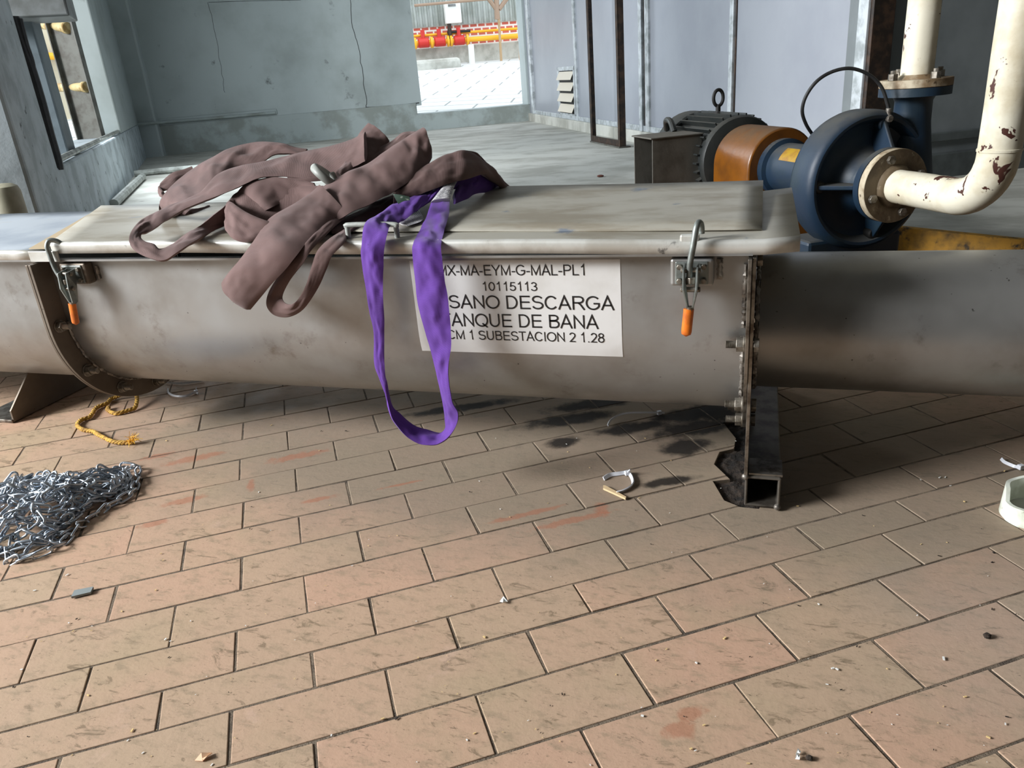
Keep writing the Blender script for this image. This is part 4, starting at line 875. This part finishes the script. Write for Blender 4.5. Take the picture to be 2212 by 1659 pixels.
Pl = [((1040, 372, 1.62), (1030, 400, 1.58)), ((994, 385, 1.57), (975, 412, 1.51)), ((960, 396, 1.52), (942, 421, 1.46)), ((931, 409, 1.49), (918, 443, 1.42)), ((890, 425, 1.44), (895, 460, 1.37)), ((852, 440, 1.40), (872, 478, 1.33)), ((818, 465, 1.33), (846, 489, 1.28)), ((797, 475, 1.275), (841, 492, 1.245)),
      ((786, 492, 1.232), (838, 506, 1.222)), ((782, 530, 1.213), (830, 543, 1.211)), ((781, 559, 1.208), (829, 584, 1.207)), ((792, 632, 1.203), (828, 632, 1.203)), ((800, 680, 1.205), (831, 686, 1.205)), ((808, 720, 1.205), (831, 725, 1.205)), ((809, 784, 1.205), (831, 775, 1.205)),
      ((819, 815, 1.205), (833, 812, 1.205)), ((827, 838, 1.205), (837, 826, 1.207)), ((834, 860, 1.203), (839, 848, 1.212)), ((838, 878, 1.20), (847, 878, 1.217)), ((846, 904, 1.196), (862, 892, 1.222)), ((858, 922, 1.192), (880, 909, 1.226)), ((878, 945, 1.19), (900, 923, 1.23)), ((905, 960, 1.19), (928, 930, 1.235)),
      ((935, 963, 1.193), (948, 936, 1.238)), ((953, 957, 1.196), (958, 932, 1.236)), ((970, 944, 1.198), (963, 922, 1.233)), ((985, 922, 1.20), (962, 905, 1.228)), ((990, 893, 1.20), (960, 886, 1.222)), ((977, 862, 1.20), (954, 855, 1.216)), ((969, 800, 1.20), (944, 808, 1.212)), ((975, 750, 1.20), (931, 758, 1.21)),
      ((973, 690, 1.203), (916, 706, 1.208)), ((968, 640, 1.204), (903, 651, 1.207)), ((962, 607, 1.206), (897, 600, 1.208)), ((955, 556, 1.208), (891, 547, 1.209)), ((953, 531, 1.22), (893, 527, 1.221)), ((960, 500, 1.285), (905, 502, 1.285)), ((970, 466, 1.37), (920, 473, 1.36)), ((972, 432, 1.445), (933, 437, 1.425)),
      ((980, 408, 1.50), (950, 415, 1.47)), ((996, 386, 1.56), (972, 397, 1.53)), ((1020, 376, 1.60), (1000, 392, 1.57))]
root = empty('round_sling', onz(900, 480, .49), 'violet webbing sling hanging in a long loop over the conveyor front', 'sling')
bm = B(); uvl = bm.loops.layers.uv.new('UVMap')
strap_geo(bm, Pp, .005, 8, 12, .004, 21, uvl=uvl); strap_geo(bm, Pl, .0030, 8, 12, .0042, 22, freq=30, uvl=uvl)
obj('sling_sleeve', bm, M['purple'], root, smooth=70)
bm = B(); uvl = bm.loops.layers.uv.new('UVMap')
strap_geo(bm, [((973, 432, 1.435), (931, 438, 1.415)), ((977, 417, 1.47), (943, 422, 1.445)), ((982, 404, 1.495), (954, 408, 1.475)), ((988, 391, 1.53), (966, 397, 1.505))], .0046, 8, 12, .001, 22, edge=.002, uvl=uvl)
def mat_label():
    t = NT('printed_white_label'); w = t.n.new('ShaderNodeTexWave'); w.bands_direction = 'Y'; w.inputs['Scale'].default_value = 45; w.inputs['Distortion'].default_value = 0.0; t.link(t.tc.outputs['UV'], w.inputs[0])
    nz = t.noise(220, 3); f = t.math('MULTIPLY', t.ramp(w.outputs['Fac'], .6, .8), t.ramp(nz, .42, .5))
    t.col(t.mix(f, lin((206, 204, 206)), lin((70, 66, 84)))); t.rough(.45); return t.m
obj('label', bm, mat_label(), root, smooth=60)['label'] = 'white printed label wrapped on the violet sling'
bm = B(); uvl = bm.loops.layers.uv.new('UVMap')
strap_geo(bm, [((862, 482, .498), (880, 488, .498)), ((885, 458, .499), (908, 478, .499)), ((905, 450, .5), (915, 470, .5))], .001, 5, 6, .0006, 41, edge=.0006, uvl=uvl)
obj('label', bm, mat_label(), root, smooth=60)['label'] = 'second label lying flat between the violet straps'
# steel ring poking out of the brown sling
c = ony(708, 384, 1.44); bm = B()
nv = (Vector((.62, .30, .72))).normalized(); d_, a_, b_ = frame(nv)
prr = []
for k in range(16): t = 2 * math.pi * k / 16; prr.append((.0335 + .0062 * math.cos(t), .0085 * math.sin(t)))
lathe(bm, prr, c, nv, 40, close=True)
ring = empty('lifting_ring', c, 'galvanised steel ring sticking out of the brown sling heap', 'ring')
obj('ring', bm, M['conduit'], ring); bm = B(); cyl(bm, ony(716, 372, 1.45), ony(724, 392, 1.45), .006, 14, bev=.002); obj('shank', bm, M['conduit'], ring)
# ------------------------------------------------------------------ pump set
P0 = Vector((.337, 2.241, .395)); PX = Vector((.51, -.86, 0)).normalized(); PBv = Vector((-PX.y, PX.x, 0)); G = lambda h, b, z: P0 + PX * h + PBv * b + EZ * z
pump = empty('centrifugal_pump', G(-.2, 0, -.395), 'blue cast centrifugal pump with round volute behind the conveyor', 'pump')
bm = B(); lathe(bm, [(0, -.046), (.06, -.046), (.066, -.052), (.070, -.085), (.082, -.112), (.10, -.128), (.135, -.134), (.150, -.128), (.157, -.112), (.164, -.101), (.172, -.099), (.180, -.104), (.1855, -.118), (.1865, -.135), (.186, -.185), (.182, -.197), (.168, -.206), (.11, -.214), (0, -.214)], P0, PX, 64)
vol = obj('volute_casing', bm, M['blue'], pump, smooth=40)
bm = B(); lathe(bm, [(0, -.046), (.093, -.046), (.095, -.044), (.095, -.0235), (0, -.0235)], P0, PX, 48); obj('suction_flange', bm, M['blue'], pump)
for a in (180, 78, 282):
    t = R(a); dv = PBv * math.cos(t) + EZ * math.sin(t); tn = PX.cross(dv); bm = B()
    prism(bm, [P0 + PX * h + dv * r - tn * .006 for r, h in ((.06, -.045), (.092, -.045), (.160, -.106), (.160, -.135), (.06, -.13))], tn * .012); obj('casing_rib', bm, M['blue'], pump, smooth=0, bevel=.003)
    bm = B(); c = P0 + dv * .150; cyl(bm, c + PX * -.16, c + PX * -.104, .017, 20, bev=.004); obj('casing_boss', bm, M['dark'] if a != 78 else M['blue'], pump)
# discharge neck and its blue flange
DC = G(-.15, .150, .0)
bm = B(); lathe(bm, [(0, -.05), (.07, -.05), (.068, .0), (.056, .08), (.048, .14), (.047, .195), (.054, .208), (.09, .209), (.09, .230), (0, .230)], DC, EZ, 48); obj('discharge_neck', bm, M['blue'], pump, smooth=35)
bm = B(); lathe(bm, [(0, -.20), (.11, -.21), (.108, -.235), (.085, -.255), (.078, -.275), (.077, -.50), (.09, -.505), (.09, -.53), (0, -.53)], P0, PX, 40); bh = obj('bearing_housing', bm, M['blue'], pump, smooth=35)
bm = B()
for i in range(2): pass
th0, th1 = R(118), R(152); va = []
for h in (-.275, -.36, -.445): va.append([bm.verts.new(P0 + PX * h + (PBv * math.cos(t) + EZ * math.sin(t)) * .0782) for t in [th0 + (th1 - th0) * k / 8 for k in range(9)]])
for p, q in zip(va, va[1:]):
    for k in range(8): bm.faces.new((p[k], p[k + 1], q[k + 1], q[k]))
obj('warning_sticker', bm, M['stickery'], bh, smooth=60, recalc=False)['label'] = 'worn yellow sticker'
bm = B(); obox(bm, G(-.2, 0, -.395), PX, PBv, EZ, -.06, .06, -.15, .15, 0.14, .24); obj('pump_foot', bm, M['blue'], pump, smooth=0, bevel=.01)
bm = B(); obox(bm, G(0, 0, -.395), PX, PBv, EZ, -1.35, .0, -.24, .24, 0.0, .07); obox(bm, G(0, 0, -.395), PX, PBv, EZ, -1.33, -.02, -.2, .2, .07, .14); obj('base_plate', bm, M['dark'], pump, smooth=0, bevel=.008)
ft_ = onp(1918, 256, G(-.105, 0, 0), PX); bm = B(); cyl(bm, ft_ - PX * .03, ft_ + PX * .012, .0095, 16, bev=.002); fit = obj('hose_fitting', bm, M['weld'], pump)
bm = B(); cyl(bm, ft_ + EZ * -.006, ft_ + EZ * .026, .007, 12, bev=.001); obj('elbow', bm, M['weld'], fit)
# black hose
hp = [ft_ + EZ * .022] + [onp(x, y, G(dep, 0, 0), PX) for x, y, dep in ((1917, 225, -.108), (1905, 190, -.115), (1880, 163, -.125), (1840, 148, -.14), (1800, 154, -.155), (1765, 175, -.165), (1741, 208, -.175), (1733, 240, -.185), (1741, 268, -.20), (1756, 292, -.215), (1768, 310, -.225))]
bm = B(); tube(bm, smooth_path(hp, 6), .0046, 10); single('black_hose', bm, M['black_rubber'], 'thin black hose arching over the blue pump', 'hose')
# coupling guard
gd = empty('coupling_guard', G(-.66, 0, -.395), 'glossy orange coupling guard between motor and pump', 'guard')
def arch(r, h0, h1, zb, th=0): return [G(h0, -r, zb)] + [G(h0, -r * math.cos(t), r * math.sin(t)) for t in [math.pi * k / 24 for k in range(25)]] + [G(h0, r, zb)]
bm = B(); prism(bm, arch(.122, -.53, 0, -.25), PX * -.235); obj('shell', bm, M['guard'], gd, bevel=.006, smooth=35)
bm = B(); cyl(bm, G(-.525, 0, 0), G(-.522, 0, 0), .09, 32); obj('shaft_opening', bm, M['dark'], gd)
bm = B(); obox(bm, G(0, 0, 0), PX, PBv, EZ, -.76, -.535, -.13, .13, -.254, -.244); obj('foot', bm, M['guard'], gd, smooth=0)
# motor
mo = empty('electric_motor', G(-.98, 0, -.395), 'black finned electric motor with lifting eye at the left end of the pump set', 'motor')
bm = B(); lathe(bm, [(0, -.775), (.10, -.775), (.145, -.79), (.150, -.80), (.150, -.815), (.138, -.82), (.138, -1.10), (.150, -1.105), (.150, -1.12), (.14, -1.125), (.14, -1.20), (.125, -1.225), (0, -1.23)], P0, PX, 48); obj('frame', bm, M['motor'], mo, smooth=35)
for k in range(32):
    t = 2 * math.pi * k / 32; dv = PBv * math.cos(t) + EZ * math.sin(t); tn = PX.cross(dv)
    bm = B(); obox(bm, P0, PX, tn, dv, -1.10, -.82, -.0025, .0025, .13, .158); obj('cooling_fin', bm, M['motor'], mo, smooth=0)
bm = B(); lathe(bm, [(.148, -1.10), (.155, -1.105), (.155, -1.20), (.14, -1.235), (.06, -1.24), (.06, -1.235), (.138, -1.23), (.15, -1.198), (.15, -1.105)], P0, PX, 40); obj('fan_cowl', bm, M['motor'], mo, smooth=35)
ec = G(-.97, 0, .205); bm = B(); pts = [ec + EZ * (.028 * math.sin(t)) + PBv * (.019 * math.cos(t)) for t in [2 * math.pi * k / 24 for k in range(24)]]; tube(bm, pts, .0062, 10, closed=True); le = obj('lifting_eye', bm, M['dark'], mo)
bm = B(); cyl(bm, ec - EZ * .055, ec - EZ * .024, .009, 14); obj('shank', bm, M['dark'], le); bm = B(); cyl(bm, ec - EZ * .056, ec - EZ * .048, .02, 18); obj('collar', bm, M['dark'], le)
bm = B(); obox(bm, G(0, 0, 0), PX, PBv, EZ, -1.08, -.84, -.13, .13, -.26, -.12); obj('motor_foot', bm, M['motor'], mo, smooth=0, bevel=.008)
# open terminal box on the motor side
bm = B()
for x0, x1, y0, y1, z0, z1 in ((-.855, -.85, -.31, -.12, -.12, .095), (-1.02, -1.015, -.31, -.12, -.12, .095), (-1.02, -.85, -.125, -.12, -.12, .095), (-1.02, -.85, -.31, -.12, -.125, -.12)):
    obox(bm, P0, PX, PBv, EZ, x0, x1, y0, y1, z0, z1)
tb_ = obj('terminal_box', bm, M['motor_box'], mo, smooth=0); tb_['label'] = 'grey open-ended terminal box'
bm = B(); obox(bm, P0, PX, PBv, EZ, -1.025, -.845, -.318, -.118, .0955, .101); obj('box_lid', bm, M['motor_box'], tb_, smooth=0, bevel=.002)
bm = B(); obox(bm, P0, PX, PBv, EZ, -1.012, -.858, -.20, -.19, -.12, .093); obj('inner_plate', bm, M['dark'], tb_, smooth=0)
bm = B(); tube(bm, smooth_path([G(-1.0, -.16, .10), G(-1.03, -.16, .135), G(-1.09, -.15, .135), G(-1.13, -.13, .10)], 6), .011, 10); obj('cable_gland', bm, M['motor'], tb_)
# suction pipe
sp_ = empty('suction_pipe', G(.31, 0, -.3), 'cream suction pipe with flaking rusty paint, elbow rising at the right edge', 'pipe')
pts = [G(.0, 0, 0), G(.08, 0, 0), G(.16, 0, 0), G(.205, 0, 0)]
cx = .205; er = .105
pts = [G(.0 + .02 * k, 0, 0) for k in range(11)] + [G(cx + er * math.sin(t), 0, er * (1 - math.cos(t))) for t in [math.pi / 2 * k / 14 for k in range(1, 15)]] + [G(cx + er, 0, er + .1 * k) for k in range(1, 22)]
bm = B(); tube(bm, pts, .0425, 28, jit=.012); obj('pipe', bm, M['flaky'], sp_, smooth=60)
bm = B(); lathe(bm, [(0, -.022), (.0935, -.022), (.0945, -.021), (.0945, -.001), (.0935, 0), (0, .0)], P0, PX, 48); fl = obj('flange', bm, [M['flange_rust'], M['flange_face']], sp_, smooth=30); fl['label'] = 'cream flange with brown rusty face'
for po in fl.data.polygons:
    if po.normal.dot(PX) > .9 or False: po.material_index = 1
bm = B(); lathe(bm, [(.0425, 0), (.056, .0), (.052, .006), (.0425, .010)], P0, PX, 32); obj('weld_collar', bm, M['flange_face'], sp_)
for k in range(4):
    t = R(20 + 90 * k); c = P0 + (PBv * math.cos(t) + EZ * math.sin(t)) * .073
    bm = B(); hexn(bm, c, c + PX * .010, .0115); obj('bolt', bm, M['bolt'], sp_, bevel=.001, smooth=30)
for k in (4, 12): pass
bm = B(); lathe(bm, [(.0425, 0), (.0445, .001), (.0445, .006), (.0425, .007)], G(cx + er, 0, er + .005), EZ, 28); obj('weld_ring', bm, M['flaky'], sp_)
# discharge pipe
dp = empty('discharge_pipe', DC + EZ * .231, 'cream upright pipe with peeling paint on the pump discharge', 'pipe')
bm = B(); tube(bm, [DC + EZ * (.232 + .12 * k) for k in range(25)], .0405, 28, jit=.012); obj('pipe', bm, M['flaky'], dp, smooth=60)
bm = B(); lathe(bm, [(0, .231), (.0895, .231), (.0905, .232), (.0905, .250), (.0895, .251), (.052, .251), (.046, .258), (.0405, .262)], DC, EZ, 48); obj('flange', bm, M['flange_rust'], dp, smooth=30)
for k in range(4):
    t = R(30 + 90 * k); c = DC + Vector((math.cos(t), math.sin(t), 0)) * .072
    bm = B(); cyl(bm, c + EZ * .266, c + EZ * .276, .0075, 12); hexn(bm, c + EZ * .251, c + EZ * .268, .013); o = obj('bolt', bm, M['bolt'], dp, bevel=.001, smooth=30)
# ------------------------------------------------------------------ chain heap
def link_bm(bm, c, t, nrm, Lh=.0162, Wh=.0068, r=.0025, seg=8, na=5):
    t = t.normalized(); nrm = (nrm - t * nrm.dot(t)).normalized(); s = t.cross(nrm); pts = []
    for k in range(na + 1): a = -math.pi / 2 + math.pi * k / na; pts.append(c + t * (Lh - Wh + Wh * math.cos(a)) + s * (Wh * math.sin(a)))
    for k in range(na + 1): a = math.pi / 2 + math.pi * k / na; pts.append(c + t * (-(Lh - Wh) + Wh * math.cos(a)) + s * (Wh * math.sin(a)))
    tube(bm, pts, r, seg, closed=True)
rc = random.Random(11)
CP = [onz(x, y) for x, y in ((-60, 1075), (0, 1068), (60, 1046), (130, 1038), (190, 1040), (240, 1026), (262, 1014), (290, 1012), (302, 1030), (286, 1072), (250, 1092), (205, 1118), (165, 1150), (135, 1180), (90, 1202), (35, 1216), (12, 1218), (-70, 1225))]
def inside(p, poly):
    c = False; n = len(poly)
    for i in range(n):
        a, b = poly[i], poly[i - 1]
        if (a.y > p.y) != (b.y > p.y) and p.x < (b.x - a.x) * (p.y - a.y) / (b.y - a.y) + a.x: c = not c
    return c
def edge_d(p, poly):
    m = 9
    for i in range(len(poly)):
        a, b = poly[i - 1], poly[i]; ab = b - a; t = max(0, min(1, (p - a).dot(ab) / ab.length_squared)); m = min(m, (p - a - ab * t).length)
    return m
def heap(p):
    d = edge_d(p, CP) if inside(p, CP) else 0; f = min(1, d / .085); return .048 * f * f * (3 - 2 * f)
links = []
def strand(path, lev):
    sp = smooth_path(path, 12); acc = 0; last = sp[0]; k = 0; pitch = .0232
    for a, b in zip(sp, sp[1:]):
        acc += (b - a).length
        if acc >= pitch:
            t = (b - last); c = (b + last) / 2; last = b.copy(); acc = 0; k += 1
            z = .004 + heap(c) * lev + rc.uniform(0, .004)
            c = Vector((c.x, c.y, z)); tz = rc.gauss(0, .25 + .25 * lev); t = Vector((t.x, t.y, t.length * tz))
            ang = R(45 + 90 * (k % 2) + rc.gauss(0, 16)); d, a_, b_ = frame(t); links.append((c, t, a_ * math.cos(ang) + b_ * math.sin(ang)))
strand([CP[i] for i in (1, 2, 3, 4, 5, 6, 7, 8, 9, 10, 11, 12, 13, 14, 15, 16)], .15)
strand([onz(x, y) for x, y in ((14, 1216), (22, 1196), (60, 1185), (110, 1175), (150, 1130), (205, 1090), (262, 1070), (280, 1035), (262, 1030), (245, 1050), (180, 1060), (90, 1060))], .35)
for lev in (.3, .5, .65, .8, .9, 1.0, 1.05):
    for _ in range(2):
        p = None
        while p is None or not inside(p, CP) or edge_d(p, CP) < .012 + .02 * lev:
            p = Vector((rc.uniform(-1.6, -1.2), rc.uniform(.8, 1.2), 0))
        a = rc.uniform(0, 6.28); path = [p]
        for _k in range(18):
            for _t in range(14):
                a2 = a + rc.gauss(0, .55) + (_t * .35 * rc.choice((-1, 1)))
                q = path[-1] + Vector((math.cos(a2), math.sin(a2), 0)) * .032
                if inside(q, CP) and edge_d(q, CP) > .004 + .012 * lev: break
            else: break
            a = a2; path.append(q)
        if len(path) > 3: strand(path, lev)
ch = empty('steel_chain', onz(90, 1120), 'shiny galvanised steel chain heaped on the tiles at the left edge', 'chain')
def vis(l):
    d = l[0] - CAM; x = W_ / 2 + F_ * d.dot(RT) / d.dot(FW); return (1 if x > 2 else 0, -(d.length) + l[0].z * 5)
links.sort(key=vis, reverse=True)
for l in links[:100]:
    bm = B(); link_bm(bm, *l); obj('chain_link', bm, M['zinc'], ch, smooth=180, origin=l[0])
bm = B()
for l in links[100:]: link_bm(bm, *l)
obj('chain_link', bm, M['zinc'], ch, smooth=180)['kind'] = 'stuff'
# ------------------------------------------------------------------ rope
rp = [(235, 879), (233, 886), (250, 893), (275, 887), (293, 880), (298, 866), (291, 854), (262, 858), (241, 861), (231, 871), (208, 881), (194, 900), (176, 907), (167, 918), (179, 928), (200, 932), (220, 943), (245, 954), (270, 956), (288, 955)]
pts = smooth_path([onz(x, y, .006) for x, y in rp], 10)
for i, p in enumerate(pts):
    f = i / len(pts); p.z += .022 * max(0, 1 - abs(f - .30) / .10)
rope = empty('yellow_rope', onz(220, 900), 'frayed yellow rope lying on the tiles under the left flange', 'rope')
for s in range(3):
    bm = B(); st = []; ds = 0
    for i, p in enumerate(pts):
        if i: ds += (p - pts[i - 1]).length
        d, a, b = frame(pts[min(i + 1, len(pts) - 1)] - pts[max(i - 1, 0)]); an = ds * 210 + s * 2.094; st.append(p + (a * math.cos(an) + b * math.sin(an)) * .0026)
    tube(bm, st, .0032, 7, jit=.12); obj('rope_strand', bm, M['rope'], rope)
bm = B(); e = pts[-1]; rr = random.Random(5)
for k in range(46):
    d = Vector((rr.uniform(-.2, 1), rr.uniform(-.9, .6), rr.uniform(-.1, .9))).normalized(); L = rr.uniform(.010, .026); c = e + Vector((rr.uniform(-.012, .004), rr.uniform(-.004, .004), .002))
    m_ = c + d * L * .5 + Vector((0, 0, .003)); q = c + d * L + Vector((0, 0, -.002)); q.z = max(q.z, .001); tube(bm, [c, m_, q], .0006, 4)
o = obj('frayed_end', bm, plain('bright_rope_fibre', (240, 190, 70), .8), rope); o['kind'] = 'stuff'
# ------------------------------------------------------------------ cable ties and scraps
def tie(pxs, lab, w=.0045, head=None, lift=None, thin=.0011, tail=None):
    pts = [onz(x, y, .004 if lift is None else .004 + lift[i]) for i, (x, y) in enumerate(pxs)]; sp = smooth_path(pts, 8); bm = B()
    rows = []
    for i, p in enumerate(sp):
        d = (sp[min(i + 1, len(sp) - 1)] - sp[max(i - 1, 0)]).normalized(); s = Vector((-d.y, d.x, 0)).normalized(); n_ = (EZ * .8 + s * .45).normalized(); m_ = d.cross(n_)
        rows.append([bm.verts.new(p + n_ * (w / 2) * a + m_ * thin * b) for a, b in ((-1, -1), (1, -1), (1, 1), (-1, 1))])
    for p, q in zip(rows, rows[1:]):
        for k in range(4): bm.faces.new((p[k], p[(k + 1) % 4], q[(k + 1) % 4], q[k]))
    bm.faces.new(rows[0]); bm.faces.new(rows[-1][::-1])
    root = empty('cable_tie', Vector((sp[0].x, sp[0].y, 0)), lab, 'cable tie', 'white cable ties on the tiles'); obj('strap', bm, M['tie'], root, smooth=40)
    if head:
        h = onz(*head, .006); bm = B(); obox(bm, h, E1, E2, EZ, -.005, .005, -.004, .004, -.005, .004); obj('head', bm, M['tie'], root, bevel=.001, smooth=0)
        if tail: bm = B(); tube(bm, [onz(*head, .008), onz(*tail, .016)], .0013, 6); obj('tail', bm, M['tie'], root)
tie(((1304, 1034), (1317, 1026), (1336, 1023), (1355, 1021), (1364, 1030), (1367, 1043), (1360, 1052), (1346, 1060), (1332, 1064)), 'bright white curved cable tie on the tiles left of the support tube', .0075, (1355, 1021), tail=(1361, 1014))
tie(((1313, 919), (1319, 908), (1336, 897), (1357, 892), (1390, 891), (1417, 891), (1435, 892)), 'thin white cable tie arching over the oil stains under the trough', .004, (1424, 891), lift=(0, .004, .008, .01, .008, .004, 0))
tie(((362, 840), (364, 848), (374, 854), (391, 856), (408, 853), (422, 847), (428, 851)), 'white cable tie curled like a smile under the trough by the left flange', .005, (423, 846), tail=(424, 836))
tie(((360, 826), (385, 828), (405, 827), (426, 824), (440, 822)), 'white cable tie lying straight under the trough, behind the curled one', .005)
tie(((2163, 991), (2170, 998), (2183, 1004), (2194, 1008), (2212, 1010), (2240, 1008)), 'white cable tie on the tiles at the right edge above the cut pipe', .006, (2205, 1008))
def scrap(name, pxs, m, lab, cat, h=.0025, curl=0):
    bm = B(); ps = [onz(x, y, .0012) for x, y in pxs]
    for i, p in enumerate(ps): p.z += curl * (i % 2)
    prism(bm, ps, (0, 0, h)); return single(name, bm, m, lab, cat, smooth=0)
scrap('wood_splinter', ((1303, 1052), (1307, 1052), (1330, 1064), (1353, 1077), (1351, 1080), (1325, 1068), (1303, 1058)), plain('pale_wood', (206, 180, 140), .7), 'pale wood splinter beside the curved white cable tie', 'splinter', .004)
scrap('slate_chip', ((155, 1293), (162, 1279), (203, 1271), (197, 1283)), plain('grey_slate', (128, 136, 136), .6), 'flat grey chip on the tiles below the chain', 'chip', .004)
scrap('paper_scrap', ((1080, 1300), (1088, 1294), (1097, 1301), (1087, 1306)), M['plain_white'], 'white scrap at a tile corner in the middle of the floor', 'scrap', .0015, .004)
scrap('paper_scrap', ((421, 1644), (437, 1632), (459, 1627), (450, 1639), (438, 1645)), plain('peach_paper', (238, 196, 160), .6), 'torn peach paper scrap at the lower left of the floor', 'scrap', .001, .004)
scrap('paint_flake', ((1718, 1640), (1720, 1631), (1728, 1634), (1727, 1645)), M['plain_white'], 'white flake at the bottom edge, nearer one of two by the dark pebble', 'flake', .0015, .003)
scrap('paint_flake', ((1719, 1630), (1723, 1622), (1730, 1625), (1728, 1632)), M['plain_white'], 'white flake at the bottom edge, farther one of two by the dark pebble', 'flake', .0015, .003)
for x, y, r, lab in ((1749, 1637, .004, 'dark pebble at the bottom edge beside two white flakes'), (2132, 1373, .005, 'dark pebble on the tiles at the right side of the floor')):
    bm = B(); bmesh.ops.create_icosphere(bm, subdivisions=2, radius=r, matrix=Matrix.Translation(onz(x, y, r * .6)) @ Matrix.Scale(.7, 4, (0, 0, 1)))
    for v in bm.verts: v.co += Vector((noise.noise(v.co * 300), noise.noise(v.co * 300 + Vector((3, 1, 4))), 0)) * r * .4
    single('pebble', bm, M['soil'], lab, 'pebble')
lf = onz(1297, 380, ZR + .006); bm = B(); bmesh.ops.create_icosphere(bm, subdivisions=2, radius=.022, matrix=Matrix.Translation(lf) @ Matrix.Scale(.35, 4, (0, 0, 1))); single('dry_leaf', bm, plain('brown_leaf', (104, 58, 44), .7), 'small brown dry leaf on the grey rear floor', 'leaf')
bm = B(); rr = random.Random(21)
for k in range(230):
    x, y = rr.uniform(0, 2212), rr.uniform(900, 1655); p = onz(x, y); r = rr.choice((.0005, .0007, .0009, .0013)) * rr.uniform(.7, 1.3)
    if p.y > 1.5 or inside(p, CP) or edge_d(p, CP) < .02: continue
    a = rr.uniform(0, 6.28); e = Vector((math.cos(a), math.sin(a), 0)); f = Vector((-e.y, e.x, 0)); n0 = len(bm.faces)
    obox(bm, p + EZ * .0006, e, f, EZ, -r * rr.uniform(1, 2.2), r * rr.uniform(1, 2), -r * .7, r * .7, 0, r * .6)
    mi = rr.choice((0, 0, 1, 1, 2)); bm.faces.ensure_lookup_table()
    for q in range(n0, len(bm.faces)): bm.faces[q].material_index = mi
tag(obj('floor_crumbs', bm, [M['plain_white'], plain('straw_crumb', (214, 186, 130), .8), M['soil']], None, smooth=0), 'tiny pale and dark crumbs strewn over the tiles', 'crumbs', None, 'stuff')
# ------------------------------------------------------------------ cut white pipe stub at the right edge
sc_ = onz(2238, 1114); root = empty('pipe_socket', Vector((sc_.x, sc_.y, 0)), 'cut white painted pipe stub standing in the tiles at the right edge', 'pipe')
bm = B(); ro, ri = .050, .0438; N = 48; rows = [[], [], [], []]
for k in range(N):
    t = 2 * math.pi * k / N; dx, dy = math.cos(t), math.sin(t); dv = Vector((dx, dy, 0))
    back = dv.dot(Vector((.1, 1, 0)).normalized()); h = .028 + (.020 if back > -.15 else 0) + .0015 * math.sin(5 * t)
    for row, r, z in ((rows[0], ro + .003, -.002), (rows[1], ro, h), (rows[2], ri, h), (rows[3], ri, -.002)): row.append(bm.verts.new(Vector((sc_.x, sc_.y, z)) + dv * r))
for p, q in zip(rows, rows[1:]):
    for k in range(N): bm.faces.new((p[k], p[(k + 1) % N], q[(k + 1) % N], q[k]))
obj('pipe_wall', bm, plain('chipped_white_paint', (214, 218, 206), .5, c2=(180, 184, 166), sc=20, c3=(120, 108, 90), sc3=50, lo3=.66, hi3=.72), root, smooth=50)
bm = B(); cyl(bm, (sc_.x, sc_.y, -.002), (sc_.x, sc_.y, .008), ri, 40); obj('mortar_fill', bm, M['concrete'], root, smooth=0)
